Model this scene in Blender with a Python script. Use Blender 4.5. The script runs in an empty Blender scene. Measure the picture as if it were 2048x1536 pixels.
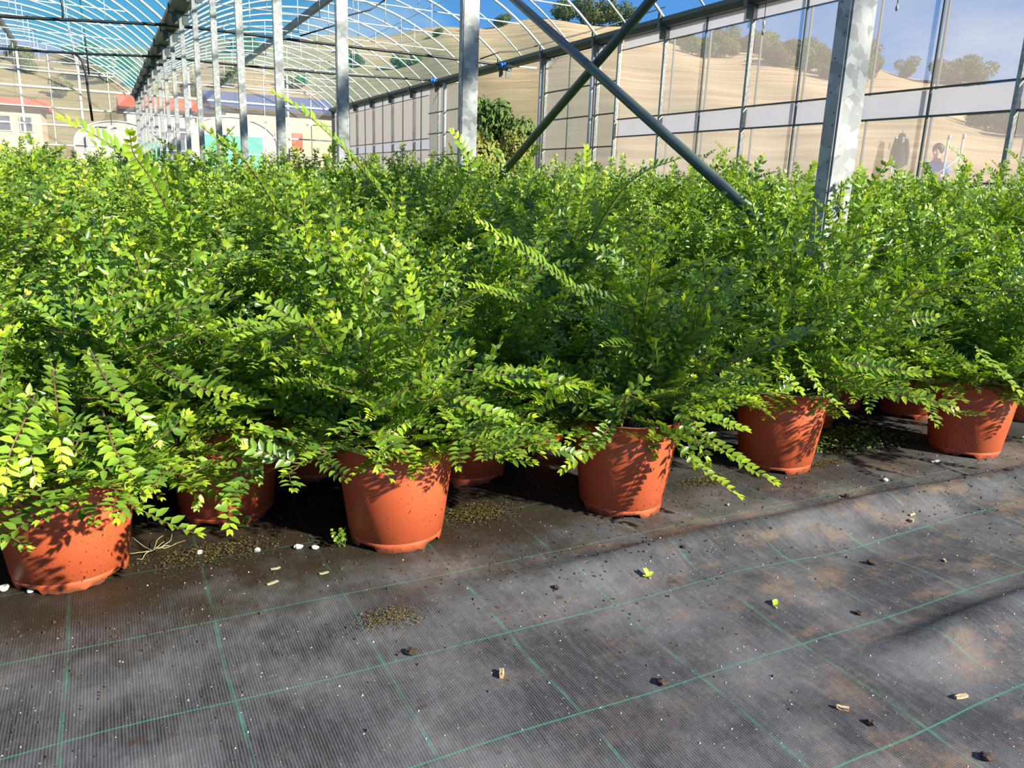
import bpy, math, random
import numpy as np
from mathutils import Vector, Matrix

SC = bpy.context.scene
COL = SC.collection
rnd = random.Random(7)

# ------------------------------------------------------------------ camera
F = 1555.0
CAMH = 0.72
RC = np.array([[0.88923451, -0.08090059, 0.45024113],
               [-0.45601784, -0.23463387, 0.85848394],
               [0.03618997, -0.96871154, -0.24553665]])
cam = bpy.data.cameras.new('camera')
cam.sensor_width = 36.0
cam.lens = F / 2048.0 * 36.0
cam.clip_start = 0.05
cam.clip_end = 1000
camo = bpy.data.objects.new('camera', cam)
COL.objects.link(camo)
M = Matrix.Identity(4)
for i in range(3):
    M[i][0] = RC[i, 0]; M[i][1] = -RC[i, 1]; M[i][2] = -RC[i, 2]
M[2][3] = CAMH
camo.matrix_world = M
SC.camera = camo

def at(px, py, dist):
    """point at a distance from the camera along the ray of a photo pixel"""
    v = RC @ np.array([px - 1024.0, py - 768.0, F])
    v = v / np.linalg.norm(v)
    return v * dist + np.array([0, 0, CAMH])

def ground(px, py, z=0.0):
    v = RC @ np.array([px - 1024.0, py - 768.0, F])
    return v * ((z - CAMH) / v[2]) + np.array([0, 0, CAMH])

# ------------------------------------------------------------------ light
SUN_AZ, SUN_EL = math.radians(147.0), math.radians(28.35)
SUN_STRENGTH = 9.0
SKY_STRENGTH = 0.85
EXPOSURE = 0.36
sl = bpy.data.lights.new('sun', 'SUN')
sl.energy = SUN_STRENGTH
sl.angle = math.radians(0.9)
sl.color = (1.0, 0.93, 0.80)
so = bpy.data.objects.new('sun', sl)
COL.objects.link(so)
sd = Vector((math.sin(SUN_AZ) * math.cos(SUN_EL), math.cos(SUN_AZ) * math.cos(SUN_EL), math.sin(SUN_EL)))
so.rotation_euler = (-sd).to_track_quat('-Z', 'Y').to_euler()

W = bpy.data.worlds.new('sky')
SC.world = W
W.use_nodes = True
nt = W.node_tree
for n in list(nt.nodes):
    nt.nodes.remove(n)
def wn(t): return nt.nodes.new(t)
tc = wn('ShaderNodeTexCoord'); sep = wn('ShaderNodeSeparateXYZ')
nt.links.new(tc.outputs['Generated'], sep.inputs[0])
cr = wn('ShaderNodeValToRGB')
cr.color_ramp.elements[0].position = 0.0; cr.color_ramp.elements[0].color = (0.50, 0.66, 0.88, 1)
cr.color_ramp.elements[1].position = 0.55; cr.color_ramp.elements[1].color = (0.03, 0.14, 0.50, 1)
e = cr.color_ramp.elements.new(0.14); e.color = (0.12, 0.35, 0.80, 1)
nt.links.new(sep.outputs['Z'], cr.inputs[0])
mp = wn('ShaderNodeMapping'); mp.inputs['Scale'].default_value = (1.0, 1.0, 2.6); mp.inputs['Location'].default_value = (7.0, 3.0, 2.0)
nt.links.new(tc.outputs['Generated'], mp.inputs[0])
nz = wn('ShaderNodeTexNoise'); nz.inputs['Scale'].default_value = 1.7; nz.inputs['Detail'].default_value = 7
nz.inputs['Roughness'].default_value = 0.55
nt.links.new(mp.outputs[0], nz.inputs[0])
cl = wn('ShaderNodeMapRange'); cl.inputs[1].default_value = 0.50; cl.inputs[2].default_value = 0.67
cl.inputs[3].default_value = 0.0; cl.inputs[4].default_value = 0.85
nt.links.new(nz.outputs[0], cl.inputs[0])
mx = wn('ShaderNodeMix'); mx.data_type = 'RGBA'
mx.inputs[7].default_value = (0.80, 0.84, 0.92, 1)
nt.links.new(cl.outputs[0], mx.inputs[0]); nt.links.new(cr.outputs[0], mx.inputs[6])
bg = wn('ShaderNodeBackground'); bg.inputs[1].default_value = SKY_STRENGTH
nt.links.new(mx.outputs[2], bg.inputs[0])
wo = wn('ShaderNodeOutputWorld'); nt.links.new(bg.outputs[0], wo.inputs[0])

vs = SC.view_settings
vs.view_transform = 'Standard'; vs.look = 'None'; vs.gamma = 1.0; vs.use_curve_mapping = False
vs.exposure = EXPOSURE
SC.cycles.transparent_max_bounces = 24
SC.cycles.max_bounces = 8
SC.cycles.caustics_reflective = False
SC.cycles.caustics_refractive = False

# ------------------------------------------------------------------ materials
MAT = {}
def newmat(name):
    m = bpy.data.materials.new(name); m.use_nodes = True
    t = m.node_tree
    for n in list(t.nodes): t.nodes.remove(n)
    o = t.nodes.new('ShaderNodeOutputMaterial')
    MAT[name] = m
    return m, t, o
def N(t, typ, **kw):
    n = t.nodes.new(typ)
    for k, v in kw.items(): setattr(n, k, v)
    return n
def setin(n, **kw):
    for k, v in kw.items(): n.inputs[k.replace('_', ' ')].default_value = v
def mixc(t, fac, a, b, blend='MIX'):
    n = N(t, 'ShaderNodeMix', data_type='RGBA', blend_type=blend)
    for s, v in ((0, fac), (6, a), (7, b)):
        if hasattr(v, 'is_output') or isinstance(v, bpy.types.NodeSocket): t.links.new(v, n.inputs[s])
        elif s == 0: n.inputs[0].default_value = v
        else: n.inputs[s].default_value = tuple(v) + ((1,) if len(v) == 3 else ())
    return n.outputs[2]
def math_(t, op, a, b=None, c=None, clamp=False):
    n = N(t, 'ShaderNodeMath', operation=op); n.use_clamp = clamp
    for i, v in enumerate((a, b, c)):
        if v is None: continue
        if isinstance(v, bpy.types.NodeSocket): t.links.new(v, n.inputs[i])
        else: n.inputs[i].default_value = v
    return n.outputs[0]
def rng_(t, v, a, b, c=0.0, d=1.0, smooth=False):
    n = N(t, 'ShaderNodeMapRange')
    if smooth: n.interpolation_type = 'SMOOTHSTEP'
    t.links.new(v, n.inputs[0])
    for i, q in enumerate((a, b, c, d)): n.inputs[i + 1].default_value = q
    return n.outputs[0]
def coords(t, scale=None):
    c = N(t, 'ShaderNodeTexCoord').outputs['Object']
    if scale is not None:
        m = N(t, 'ShaderNodeMapping'); m.inputs['Scale'].default_value = scale
        t.links.new(c, m.inputs[0]); c = m.outputs[0]
    return c
def noise(t, co, scale, detail=4, rough=0.55):
    n = N(t, 'ShaderNodeTexNoise'); setin(n, Scale=scale, Detail=detail, Roughness=rough)
    t.links.new(co, n.inputs['Vector']); return n.outputs[0]
def bump(t, h, strength=0.3, dist=0.01):
    n = N(t, 'ShaderNodeBump'); n.inputs['Strength'].default_value = strength; n.inputs['Distance'].default_value = dist
    t.links.new(h, n.inputs['Height']); return n.outputs[0]
def principled(t, o, col, rough=0.5, metal=0.0, spec=0.5, normal=None):
    p = N(t, 'ShaderNodeBsdfPrincipled')
    if isinstance(col, bpy.types.NodeSocket): t.links.new(col, p.inputs['Base Color'])
    else: p.inputs['Base Color'].default_value = tuple(col) + (1,)
    if isinstance(rough, bpy.types.NodeSocket): t.links.new(rough, p.inputs['Roughness'])
    else: p.inputs['Roughness'].default_value = rough
    p.inputs['Metallic'].default_value = metal
    p.inputs['Specular IOR Level'].default_value = spec
    if normal is not None: t.links.new(normal, p.inputs['Normal'])
    t.links.new(p.outputs[0], o.inputs[0])
    return p

def plain(name, col, rough=0.5, metal=0.0, var=0.12, scale=12.0, spec=0.5):
    m, t, o = newmat(name)
    n = noise(t, coords(t), scale, 5)
    c = mixc(t, n, [x * (1 - var) for x in col], [min(1, x * (1 + var)) for x in col])
    principled(t, o, c, rough, metal, spec)
    return m

# galvanised steel with spangle
m, t, o = newmat('galvanised')
co = coords(t)
dn = N(t, 'ShaderNodeTexNoise'); setin(dn, Scale=14.0, Detail=3.0); t.links.new(co, dn.inputs['Vector'])
dv = N(t, 'ShaderNodeVectorMath', operation='MULTIPLY_ADD')
t.links.new(dn.outputs['Color'], dv.inputs[0]); dv.inputs[1].default_value = (0.09, 0.09, 0.09); t.links.new(co, dv.inputs[2])
vo = N(t, 'ShaderNodeTexVoronoi'); setin(vo, Scale=26.0); t.links.new(dv.outputs[0], vo.inputs['Vector'])
sv = N(t, 'ShaderNodeSeparateColor'); t.links.new(vo.outputs['Color'], sv.inputs[0])
n2 = noise(t, co, 3.0, 5)
c = mixc(t, sv.outputs[0], (0.21, 0.225, 0.22), (0.42, 0.43, 0.415))
c = mixc(t, rng_(t, n2, 0.35, 0.8, 0, 0.35), c, (0.20, 0.22, 0.23))
principled(t, o, c, rng_(t, sv.outputs[1], 0, 1, 0.38, 0.6), 0.25, 0.5)

plain('white_tube', (0.60, 0.62, 0.62), 0.4, 0.1)
plain('dark_steel', (0.075, 0.10, 0.105), 0.45, 0.3)
plain('brace_paint', (0.060, 0.090, 0.085), 0.4, 0.2)
plain('gutter_steel', (0.085, 0.10, 0.10), 0.5, 0.4)
plain('black_plastic', (0.012, 0.014, 0.018), 0.4)
plain('blue_plastic', (0.02, 0.12, 0.55), 0.35)
plain('grey_lip', (0.24, 0.25, 0.28), 0.5)
plain('pebble_white', (0.78, 0.77, 0.73), 0.7, var=0.2, scale=60)
plain('wood_chip', (0.50, 0.36, 0.20), 0.7, var=0.4, scale=90)
plain('dry_leaf', (0.45, 0.40, 0.24), 0.6, var=0.4, scale=60)
plain('clod_soil', (0.05, 0.032, 0.022), 0.9, var=0.4, scale=90)
plain('dry_root', (0.42, 0.40, 0.20), 0.7, var=0.2)
plain('trunk_bark', (0.10, 0.07, 0.05), 0.85)
plain('wall_cream', (0.62, 0.50, 0.35), 0.8, var=0.05, scale=1)
plain('wall_pale', (0.48, 0.45, 0.42), 0.8, var=0.05, scale=1)
plain('wall_grey', (0.46, 0.45, 0.45), 0.8, var=0.08, scale=1)
plain('solar_roof', (0.10, 0.13, 0.24), 0.35, var=0.1, scale=1)
plain('house_glass', (0.12, 0.13, 0.16), 0.15)
plain('shutter_red', (0.45, 0.14, 0.08), 0.7)
plain('green_panel', (0.10, 0.62, 0.24), 0.5)
plain('mint_panel', (0.08, 0.60, 0.36), 0.5)
plain('yellow_paint', (0.85, 0.62, 0.12), 0.5)
plain('tunnel_white', (0.50, 0.50, 0.50), 0.5)
plain('cloth_black', (0.012, 0.013, 0.015), 0.85)
plain('cloth_blue', (0.05, 0.14, 0.62), 0.8)
plain('cloth_trousers', (0.05, 0.055, 0.07), 0.85)
plain('skin', (0.62, 0.36, 0.25), 0.55)
plain('hair_dark', (0.02, 0.016, 0.013), 0.6)
plain('white_stick', (0.85, 0.85, 0.82), 0.4)

# red clay tiles in courses on the far roofs
m, t, o = newmat('roof_tile')
co = coords(t)
w1 = N(t, 'ShaderNodeTexWave', wave_type='BANDS', bands_direction='X'); setin(w1, Scale=1.4, Distortion=0.3); t.links.new(co, w1.inputs[0])
c = mixc(t, w1.outputs[1], (0.62, 0.13, 0.06), (0.78, 0.20, 0.10))
principled(t, o, c, 0.75)

# terracotta coloured plastic pot: specks of soil
m, t, o = newmat('pot_plastic')
co = coords(t)
n1 = noise(t, co, 9.0, 4)
sp = noise(t, co, 170.0, 2, 0.4)
spm = math_(t, 'MULTIPLY', rng_(t, sp, 0.655, 0.70), rng_(t, noise(t, co, 12.0, 2), 0.36, 0.55))
ls = rng_(t, noise(t, co, 240.0, 1, 0.4), 0.76, 0.80)
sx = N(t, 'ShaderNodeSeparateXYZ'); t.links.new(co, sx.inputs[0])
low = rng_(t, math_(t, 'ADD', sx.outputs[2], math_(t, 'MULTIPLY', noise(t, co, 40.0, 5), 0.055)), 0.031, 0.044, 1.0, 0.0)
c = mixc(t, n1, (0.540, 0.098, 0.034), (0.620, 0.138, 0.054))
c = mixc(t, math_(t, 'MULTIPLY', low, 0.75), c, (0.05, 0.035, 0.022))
c = mixc(t, spm, c, (0.06, 0.02, 0.01))
c = mixc(t, math_(t, 'MULTIPLY', ls, 0.5), c, (0.75, 0.55, 0.45))
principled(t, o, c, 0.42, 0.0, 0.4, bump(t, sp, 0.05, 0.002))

m, t, o = newmat('soil')
co = coords(t)
c = mixc(t, noise(t, co, 120.0, 5), (0.012, 0.008, 0.006), (0.11, 0.06, 0.035))
principled(t, o, c, 0.95, normal=bump(t, noise(t, co, 150.0, 4), 0.8, 0.01))

# leaves
m, t, o = newmat('leaf')
at_ = N(t, 'ShaderNodeAttribute', attribute_name='shade')
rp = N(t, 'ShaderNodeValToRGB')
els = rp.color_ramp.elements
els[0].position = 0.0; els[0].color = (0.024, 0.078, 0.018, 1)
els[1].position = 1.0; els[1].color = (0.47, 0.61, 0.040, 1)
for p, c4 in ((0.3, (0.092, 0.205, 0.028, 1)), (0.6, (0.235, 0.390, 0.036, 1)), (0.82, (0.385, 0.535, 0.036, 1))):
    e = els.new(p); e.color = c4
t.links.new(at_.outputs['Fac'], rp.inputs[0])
pb = N(t, 'ShaderNodeBsdfPrincipled'); setin(pb, Roughness=0.34)
pb.inputs['Specular IOR Level'].default_value = 0.6
t.links.new(rp.outputs[0], pb.inputs['Base Color'])
tr = N(t, 'ShaderNodeBsdfTranslucent')
hs = N(t, 'ShaderNodeHueSaturation'); setin(hs, Saturation=1.05, Value=1.35); t.links.new(rp.outputs[0], hs.inputs['Color'])
t.links.new(hs.outputs[0], tr.inputs[0])
ms = N(t, 'ShaderNodeMixShader'); ms.inputs[0].default_value = 0.32
t.links.new(pb.outputs[0], ms.inputs[1]); t.links.new(tr.outputs[0], ms.inputs[2]); t.links.new(ms.outputs[0], o.inputs[0])
plain('stem', (0.17, 0.095, 0.060), 0.65, var=0.4, scale=30)

# background trees
def treemat(name, a, b, sc=1.2):
    m, t, o = newmat(name)
    c = mixc(t, noise(t, coords(t), sc, 6, 0.7), a, b)
    principled(t, o, c, 0.85, spec=0.15)
treemat('tree_olive', (0.045, 0.060, 0.018), (0.16, 0.17, 0.060))
treemat('tree_green', (0.040, 0.085, 0.020), (0.15, 0.23, 0.055))
treemat('tree_yellow', (0.10, 0.12, 0.025), (0.30, 0.31, 0.08), 6.0)
treemat('weed_green', (0.06, 0.12, 0.02), (0.22, 0.30, 0.07), 60.0)
treemat('moss', (0.05, 0.045, 0.012), (0.20, 0.16, 0.05), 90.0)

# films and sheets
def film(name, tcol, dcol, fac, rough_sheen=0.0):
    m, t, o = newmat(name)
    a = N(t, 'ShaderNodeBsdfTransparent'); a.inputs[0].default_value = tuple(tcol) + (1,)
    d = N(t, 'ShaderNodeBsdfDiffuse'); d.inputs[0].default_value = tuple(dcol) + (1,)
    r = N(t, 'ShaderNodeBsdfTranslucent'); r.inputs[0].default_value = tuple(dcol) + (1,)
    s = N(t, 'ShaderNodeMixShader'); s.inputs[0].default_value = 0.55
    t.links.new(d.outputs[0], s.inputs[1]); t.links.new(r.outputs[0], s.inputs[2])
    k = N(t, 'ShaderNodeMixShader')
    nn = noise(t, coords(t), 0.35, 3)
    t.links.new(rng_(t, nn, 0.3, 0.7, fac * 0.8, min(1, fac * 1.2)), k.inputs[0])
    t.links.new(a.outputs[0], k.inputs[1]); t.links.new(s.outputs[0], k.inputs[2]); t.links.new(k.outputs[0], o.inputs[0])
    return m
film('wall_film', (0.97, 0.96, 0.95), (0.80, 0.74, 0.68), 0.22)
film('band_film', (0.9, 0.9, 0.92), (0.80, 0.79, 0.82), 0.86)
film('far_film', (0.95, 0.94, 0.93), (0.74, 0.69, 0.66), 0.62)
film('corrugated', (0.92, 0.92, 0.90), (0.74, 0.71, 0.64), 0.48)
film('end_film', (0.97, 0.97, 0.96), (0.46, 0.45, 0.43), 0.34)
m, t, o = newmat('roof_film')
a = N(t, 'ShaderNodeBsdfTransparent'); a.inputs[0].default_value = (0.93, 0.965, 0.97, 1)
r = N(t, 'ShaderNodeBsdfTranslucent'); r.inputs[0].default_value = (0.045, 0.43, 0.40, 1)
d = N(t, 'ShaderNodeBsdfDiffuse'); d.inputs[0].default_value = (0.045, 0.43, 0.40, 1)
s = N(t, 'ShaderNodeMixShader'); s.inputs[0].default_value = 0.5
t.links.new(r.outputs[0], s.inputs[1]); t.links.new(d.outputs[0], s.inputs[2])
lw = N(t, 'ShaderNodeLayerWeight'); lw.inputs[0].default_value = 0.5
fz = math_(t, 'POWER', lw.outputs['Facing'], 6.0)
k = N(t, 'ShaderNodeMixShader'); t.links.new(math_(t, 'MULTIPLY_ADD', fz, 1.0, 0.01), k.inputs[0])
t.links.new(a.outputs[0], k.inputs[1]); t.links.new(s.outputs[0], k.inputs[2]); t.links.new(k.outputs[0], o.inputs[0])

# woven ground cover
m, t, o = newmat('weed_mat')
co = coords(t)
sx = N(t, 'ShaderNodeSeparateXYZ'); t.links.new(co, sx.inputs[0])
X, Y = sx.outputs[0], sx.outputs[1]
def stripe(v, period, width, off):
    q = math_(t, 'PINGPONG', math_(t, 'SUBTRACT', v, off), period / 2)
    return q
warp = math_(t, 'MULTIPLY', math_(t, 'SUBTRACT', noise(t, co, 2.5, 2), 0.5), 0.02)
wx = math_(t, 'ADD', X, warp); wy = math_(t, 'ADD', Y, math_(t, 'MULTIPLY', warp, 0.8))
lx = rng_(t, stripe(wx, 0.2165, 0, 0.112), 0.0016, 0.0040, 0.42, 0)
ly = rng_(t, stripe(wy, 0.2285, 0, 0.334), 0.0006, 0.0020, 0.62, 0)
frag = rng_(t, noise(t, coords(t, (14, 5, 1)), 3.0, 4), 0.36, 0.62)
fx = rng_(t, stripe(X, 0.0042, 0, 0), 0.0003, 0.0019)
fy = rng_(t, stripe(Y, 0.0030, 0, 0), 0.0002, 0.0014)
weave = math_(t, 'MULTIPLY', fx, math_(t, 'MULTIPLY_ADD', fy, 0.6, 0.4))
streak = noise(t, coords(t, (60, 11, 1)), 1.6, 4, 0.7)
scuff = rng_(t, noise(t, co, 4.2, 6, 0.6), 0.42, 0.72)
c = mixc(t, weave, (0.015, 0.0155, 0.018), (0.105, 0.108, 0.120))
c = mixc(t, math_(t, 'MULTIPLY', rng_(t, streak, 0.45, 0.75), 0.30), c, (0.20, 0.205, 0.225))
c = mixc(t, math_(t, 'MULTIPLY', scuff, 0.46), c, (0.27, 0.275, 0.29))
# dust drifts (tan) mostly over the open right side
dust = rng_(t, noise(t, coords(t, (1.0, 1.7, 1)), 6.0, 9, 0.76), 0.50, 0.70)
dustx = rng_(t, X, 0.25, 1.3, 0.08, 0.62)
c = mixc(t, math_(t, 'MULTIPLY', dust, dustx), c, (0.30, 0.185, 0.10))
# soil and algae gathered round the pots
edge = math_(t, 'ADD', Y, math_(t, 'MULTIPLY', math_(t, 'SUBTRACT', noise(t, co, 9.0, 6, 0.65), 0.5), 0.75))
near = rng_(t, edge, 1.16, 1.42)
nearx = rng_(t, X, 0.7, 1.3, 1.0, 0.55)
sc_ = mixc(t, noise(t, co, 60.0, 6, 0.7), (0.008, 0.007, 0.005), (0.060, 0.045, 0.026))
c = mixc(t, math_(t, 'MULTIPLY', near, nearx), c, sc_)
clump = rng_(t, noise(t, co, 16.0, 7, 0.7), 0.61, 0.68)
c = mixc(t, math_(t, 'MULTIPLY', clump, rng_(t, Y, 0.5, 1.1, 0.25, 0.9)), c, (0.055, 0.035, 0.016))
grit = rng_(t, noise(t, co, 260.0, 1, 0.3), 0.775, 0.80)
c = mixc(t, math_(t, 'MULTIPLY', grit, 0.75), c, (0.55, 0.53, 0.50))
gl = math_(t, 'MULTIPLY', math_(t, 'MAXIMUM', math_(t, 'MULTIPLY', lx, frag), ly), rng_(t, edge, 1.15, 1.75, 0.85, 0.15))
c = mixc(t, gl, c, (0.055, 0.30, 0.20))
hb = math_(t, 'ADD', math_(t, 'MULTIPLY', weave, 0.3), math_(t, 'MULTIPLY', noise(t, co, 70.0, 5), 1.0))
principled(t, o, c, 0.62, 0.0, 0.35, bump(t, hb, 0.35, 0.004))

# hillside
m, t, o = newmat('dry_hill')
co = coords(t)
n1 = noise(t, coords(t, (0.05, 0.05, 2.2)), 1.0, 9, 0.72)
n2 = noise(t, coords(t, (0.012, 0.012, 0.02)), 1.6, 4)
n3 = noise(t, coords(t, (0.5, 0.5, 0.5)), 1.0, 5, 0.7)
c = mixc(t, rng_(t, n1, 0.36, 0.64), (0.30, 0.205, 0.11), (0.64, 0.48, 0.29))
c = mixc(t, math_(t, 'MULTIPLY', rng_(t, n3, 0.4, 0.7), 0.35), c, (0.26, 0.19, 0.10))
c = mixc(t, math_(t, 'MULTIPLY', rng_(t, n2, 0.45, 0.62), 0.55), c, (0.20, 0.19, 0.085))
hx = N(t, 'ShaderNodeSeparateXYZ'); t.links.new(co, hx.inputs[0])
c = mixc(t, math_(t, 'MULTIPLY', rng_(t, hx.outputs[0], 8, 45, 0.75, 0.0), rng_(t, n3, 0.25, 0.6, 0.4, 1.0)), c, (0.19, 0.185, 0.075))
principled(t, o, c, 0.9, spec=0.1)

# ------------------------------------------------------------------ helpers
def tag(o, label=None, cat=None, group=None, kind=None):
    if label: o['label'] = label
    if cat: o['category'] = cat
    if group: o['group'] = group
    if kind: o['kind'] = kind
    return o
def link(name, data, mats=None, parent=None, loc=None):
    o = bpy.data.objects.new(name, data); COL.objects.link(o)
    if mats:
        for mm in (mats if isinstance(mats, (list, tuple)) else [mats]): data.materials.append(MAT[mm])
    if parent: o.parent = parent
    if loc is not None: o.location = loc
    return o
def inst(name, data, parent=None, loc=None):
    o = bpy.data.objects.new(name, data); COL.objects.link(o)
    if parent: o.parent = parent
    if loc is not None: o.location = loc
    return o
def empty(name, loc=(0, 0, 0), rz=0.0):
    o = bpy.data.objects.new(name, None); COL.objects.link(o)
    o.location = loc; o.rotation_euler = (0, 0, rz); o.empty_display_size = 0.1
    return o

class MB:
    def __init__(s): s.v = []; s.f = []; s.sm = []
    def add(s, vs_, fs, smooth=False):
        b = len(s.v); s.v += [tuple(map(float, q)) for q in vs_]
        s.f += [tuple(b + i for i in q) for q in fs]; s.sm += [smooth] * len(fs); return s
    def box(s, x0, x1, y0, y1, z0, z1):
        return s.add([(x0, y0, z0), (x1, y0, z0), (x1, y1, z0), (x0, y1, z0), (x0, y0, z1), (x1, y0, z1), (x1, y1, z1), (x0, y1, z1)],
                     [(3, 2, 1, 0), (4, 5, 6, 7), (0, 1, 5, 4), (1, 2, 6, 5), (2, 3, 7, 6), (3, 0, 4, 7)])
    def tube(s, pts, r, n=8, cap=True):
        pts = np.array(pts, float); k = len(pts)
        rr = np.full(k, r) if np.isscalar(r) else np.array(r, float)
        T = np.gradient(pts, axis=0); T /= np.linalg.norm(T, axis=1)[:, None] + 1e-12
        up = np.array([0, 0, 1.0]) if abs(T[0][2]) < 0.9 else np.array([1.0, 0, 0])
        vs_ = []
        for i in range(k):
            a = np.cross(T[i], up)
            if np.linalg.norm(a) < 1e-4: a = np.cross(T[i], [0, 1, 0])
            a /= np.linalg.norm(a); b = np.cross(a, T[i])
            if i: up = b
            else: up = b
            for j in range(n):
                q = 2 * math.pi * j / n
                vs_.append(pts[i] + rr[i] * (math.cos(q) * a + math.sin(q) * b))
        fs = []
        for i in range(k - 1):
            for j in range(n):
                fs.append((i * n + j, i * n + (j + 1) % n, (i + 1) * n + (j + 1) % n, (i + 1) * n + j))
        s.add(vs_, fs, True)
        if cap: b = len(s.v) - len(vs_); s.f += [tuple(b + j for j in range(n))[::-1], tuple(b + (k - 1) * n + j for j in range(n))]; s.sm += [False] * 2
        return s
    def lathe(s, prof, n=32, smooth=True):
        vs_ = []
        for (r, z) in prof:
            for j in range(n):
                q = 2 * math.pi * j / n; vs_.append((r * math.cos(q), r * math.sin(q), z))
        fs = []
        for i in range(len(prof) - 1):
            for j in range(n): fs.append((i * n + j, i * n + (j + 1) % n, (i + 1) * n + (j + 1) % n, (i + 1) * n + j))
        return s.add(vs_, fs, smooth)
    def mesh(s, name):
        me = bpy.data.meshes.new(name); me.from_pydata(s.v, [], s.f)
        me.polygons.foreach_set('use_smooth', s.sm); me.update(); return me
    def build(s, name, mats, parent=None, loc=None):
        return link(name, s.mesh(name), mats, parent, loc)

def fastmesh(name, V, tris, mats, mat_idx=None, shade=None, smooth=True):
    me = bpy.data.meshes.new(name)
    nv, nf = len(V), len(tris)
    me.vertices.add(nv); me.vertices.foreach_set('co', np.ascontiguousarray(V, dtype=np.float32).ravel())
    me.loops.add(nf * 3); me.loops.foreach_set('vertex_index', np.ascontiguousarray(tris, dtype=np.int32).ravel())
    me.polygons.add(nf)
    me.polygons.foreach_set('loop_start', np.arange(0, nf * 3, 3, dtype=np.int32))
    me.polygons.foreach_set('loop_total', np.full(nf, 3, dtype=np.int32))
    me.polygons.foreach_set('use_smooth', np.full(nf, smooth))
    for q in mats: me.materials.append(MAT[q])
    if mat_idx is not None: me.polygons.foreach_set('material_index', np.ascontiguousarray(mat_idx, dtype=np.int32))
    me.update(calc_edges=True)
    if shade is not None:
        a = me.attributes.new('shade', 'FLOAT', 'POINT'); a.data.foreach_set('value', np.ascontiguousarray(shade, dtype=np.float32))
    return me

# ------------------------------------------------------------------ floor
POT_R = 0.126
def relief(x, y):
    """gentle folds of the loose ground cover"""
    def sst(v, a, b):
        q = np.clip((v - a) / (b - a), 0, 1); return q * q * (3 - 2 * q)
    z = 0.036 * np.exp(-((y - (1.155 - 0.02 * (x - 1.0))) / np.where(y > 1.155, 0.035, 0.065)) ** 2) * sst(x, 0.45, 1.1)
    z += 0.032 * np.exp(-((y - 0.705) / np.where(y > 0.705, 0.035, 0.06)) ** 2) * sst(x, 0.95, 1.3)
    z += 0.008 * np.exp(-((y - 0.98) / 0.07) ** 2) * sst(x, 0.9, 1.2) * np.sin(x * 7.0 + 1)
    z += 0.004 * np.sin(x * 9.0 + y * 5.0) * np.sin(y * 11.0 - x * 3.0) * (1 - sst(y, 1.1, 1.3))
    return z
gx = np.unique(np.concatenate([np.arange(-12, -1.2, 1.2), np.arange(-1.2, 3.4, 0.025), np.arange(3.4, 13.2, 1.2), [13.0]]))
gy = np.unique(np.concatenate([np.arange(-9, 0.1, 0.9), np.arange(0.1, 2.2, 0.0225), np.arange(2.2, 49.5, 1.2), [49.2]]))
GX, GY = np.meshgrid(gx, gy)
GZ = relief(GX, GY)
V = np.stack([GX.ravel(), GY.ravel(), GZ.ravel()], 1)
nx_, ny_ = len(gx), len(gy)
idx = np.arange(nx_ * ny_).reshape(ny_, nx_)
a, b, c_, d_ = idx[:-1, :-1].ravel(), idx[:-1, 1:].ravel(), idx[1:, 1:].ravel(), idx[1:, :-1].ravel()
tris = np.concatenate([np.stack([a, b, c_], 1), np.stack([a, c_, d_], 1)])
fl = inst('floor', fastmesh('floor', V, tris, ['weed_mat']))
tag(fl, 'black woven ground cover with green grid threads and dust', 'ground cover', kind='structure')

# ------------------------------------------------------------------ greenhouse frame
XR, XW = 2.13, 12.80
XL = XR - (XW - XR)
Y0, Y1 = -8.65, 48.85
ZG, RISE = 4.78, 2.15
SPAN = XW - XR
def arch_pts(n=25, zoff=0.0):
    R = (SPAN ** 2 / 4 + RISE ** 2) / (2 * RISE)
    a0 = math.asin(SPAN / 2 / R)
    return [(SPAN / 2 + R * math.sin(q), 0.0, ZG + RISE - R + R * math.cos(q) + zoff) for q in np.linspace(-a0, a0, n)]
def arch_z(u):
    R = (SPAN ** 2 / 4 + RISE ** 2) / (2 * RISE)
    return ZG + RISE - R + math.sqrt(R * R - (u - SPAN / 2) ** 2)

roof = empty('ceiling'); tag(roof, 'arched film roof on white steel ribs', 'roof', kind='structure')
me_main = MB().tube(arch_pts(), 0.038, 8).mesh('rib_main'); me_main.materials.append(MAT['white_tube'])
me_thin = MB().tube(arch_pts(), 0.026, 8).mesh('rib_thin'); me_thin.materials.append(MAT['white_tube'])
ty = 5.55
def tie():
    mb = MB()
    us = [u for u in np.linspace(0, SPAN, 200) if arch_z(u) > ty]
    u0, u1 = us[0], us[-1]
    mb.tube([(u0, 0, ty), (u1, 0, ty)], 0.017, 6)
    for q in (0.2, 0.38, 0.5, 0.62, 0.8):
        u = u0 + (u1 - u0) * q
        mb.tube([(u, 0, ty), (u, 0, arch_z(u))], 0.013, 5)
    return mb.mesh('tie_bar')
me_tie = tie(); me_tie.materials.append(MAT['white_tube'])
ribs_y = np.arange(1.85 - 10.5, Y1, 1.5)
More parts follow.
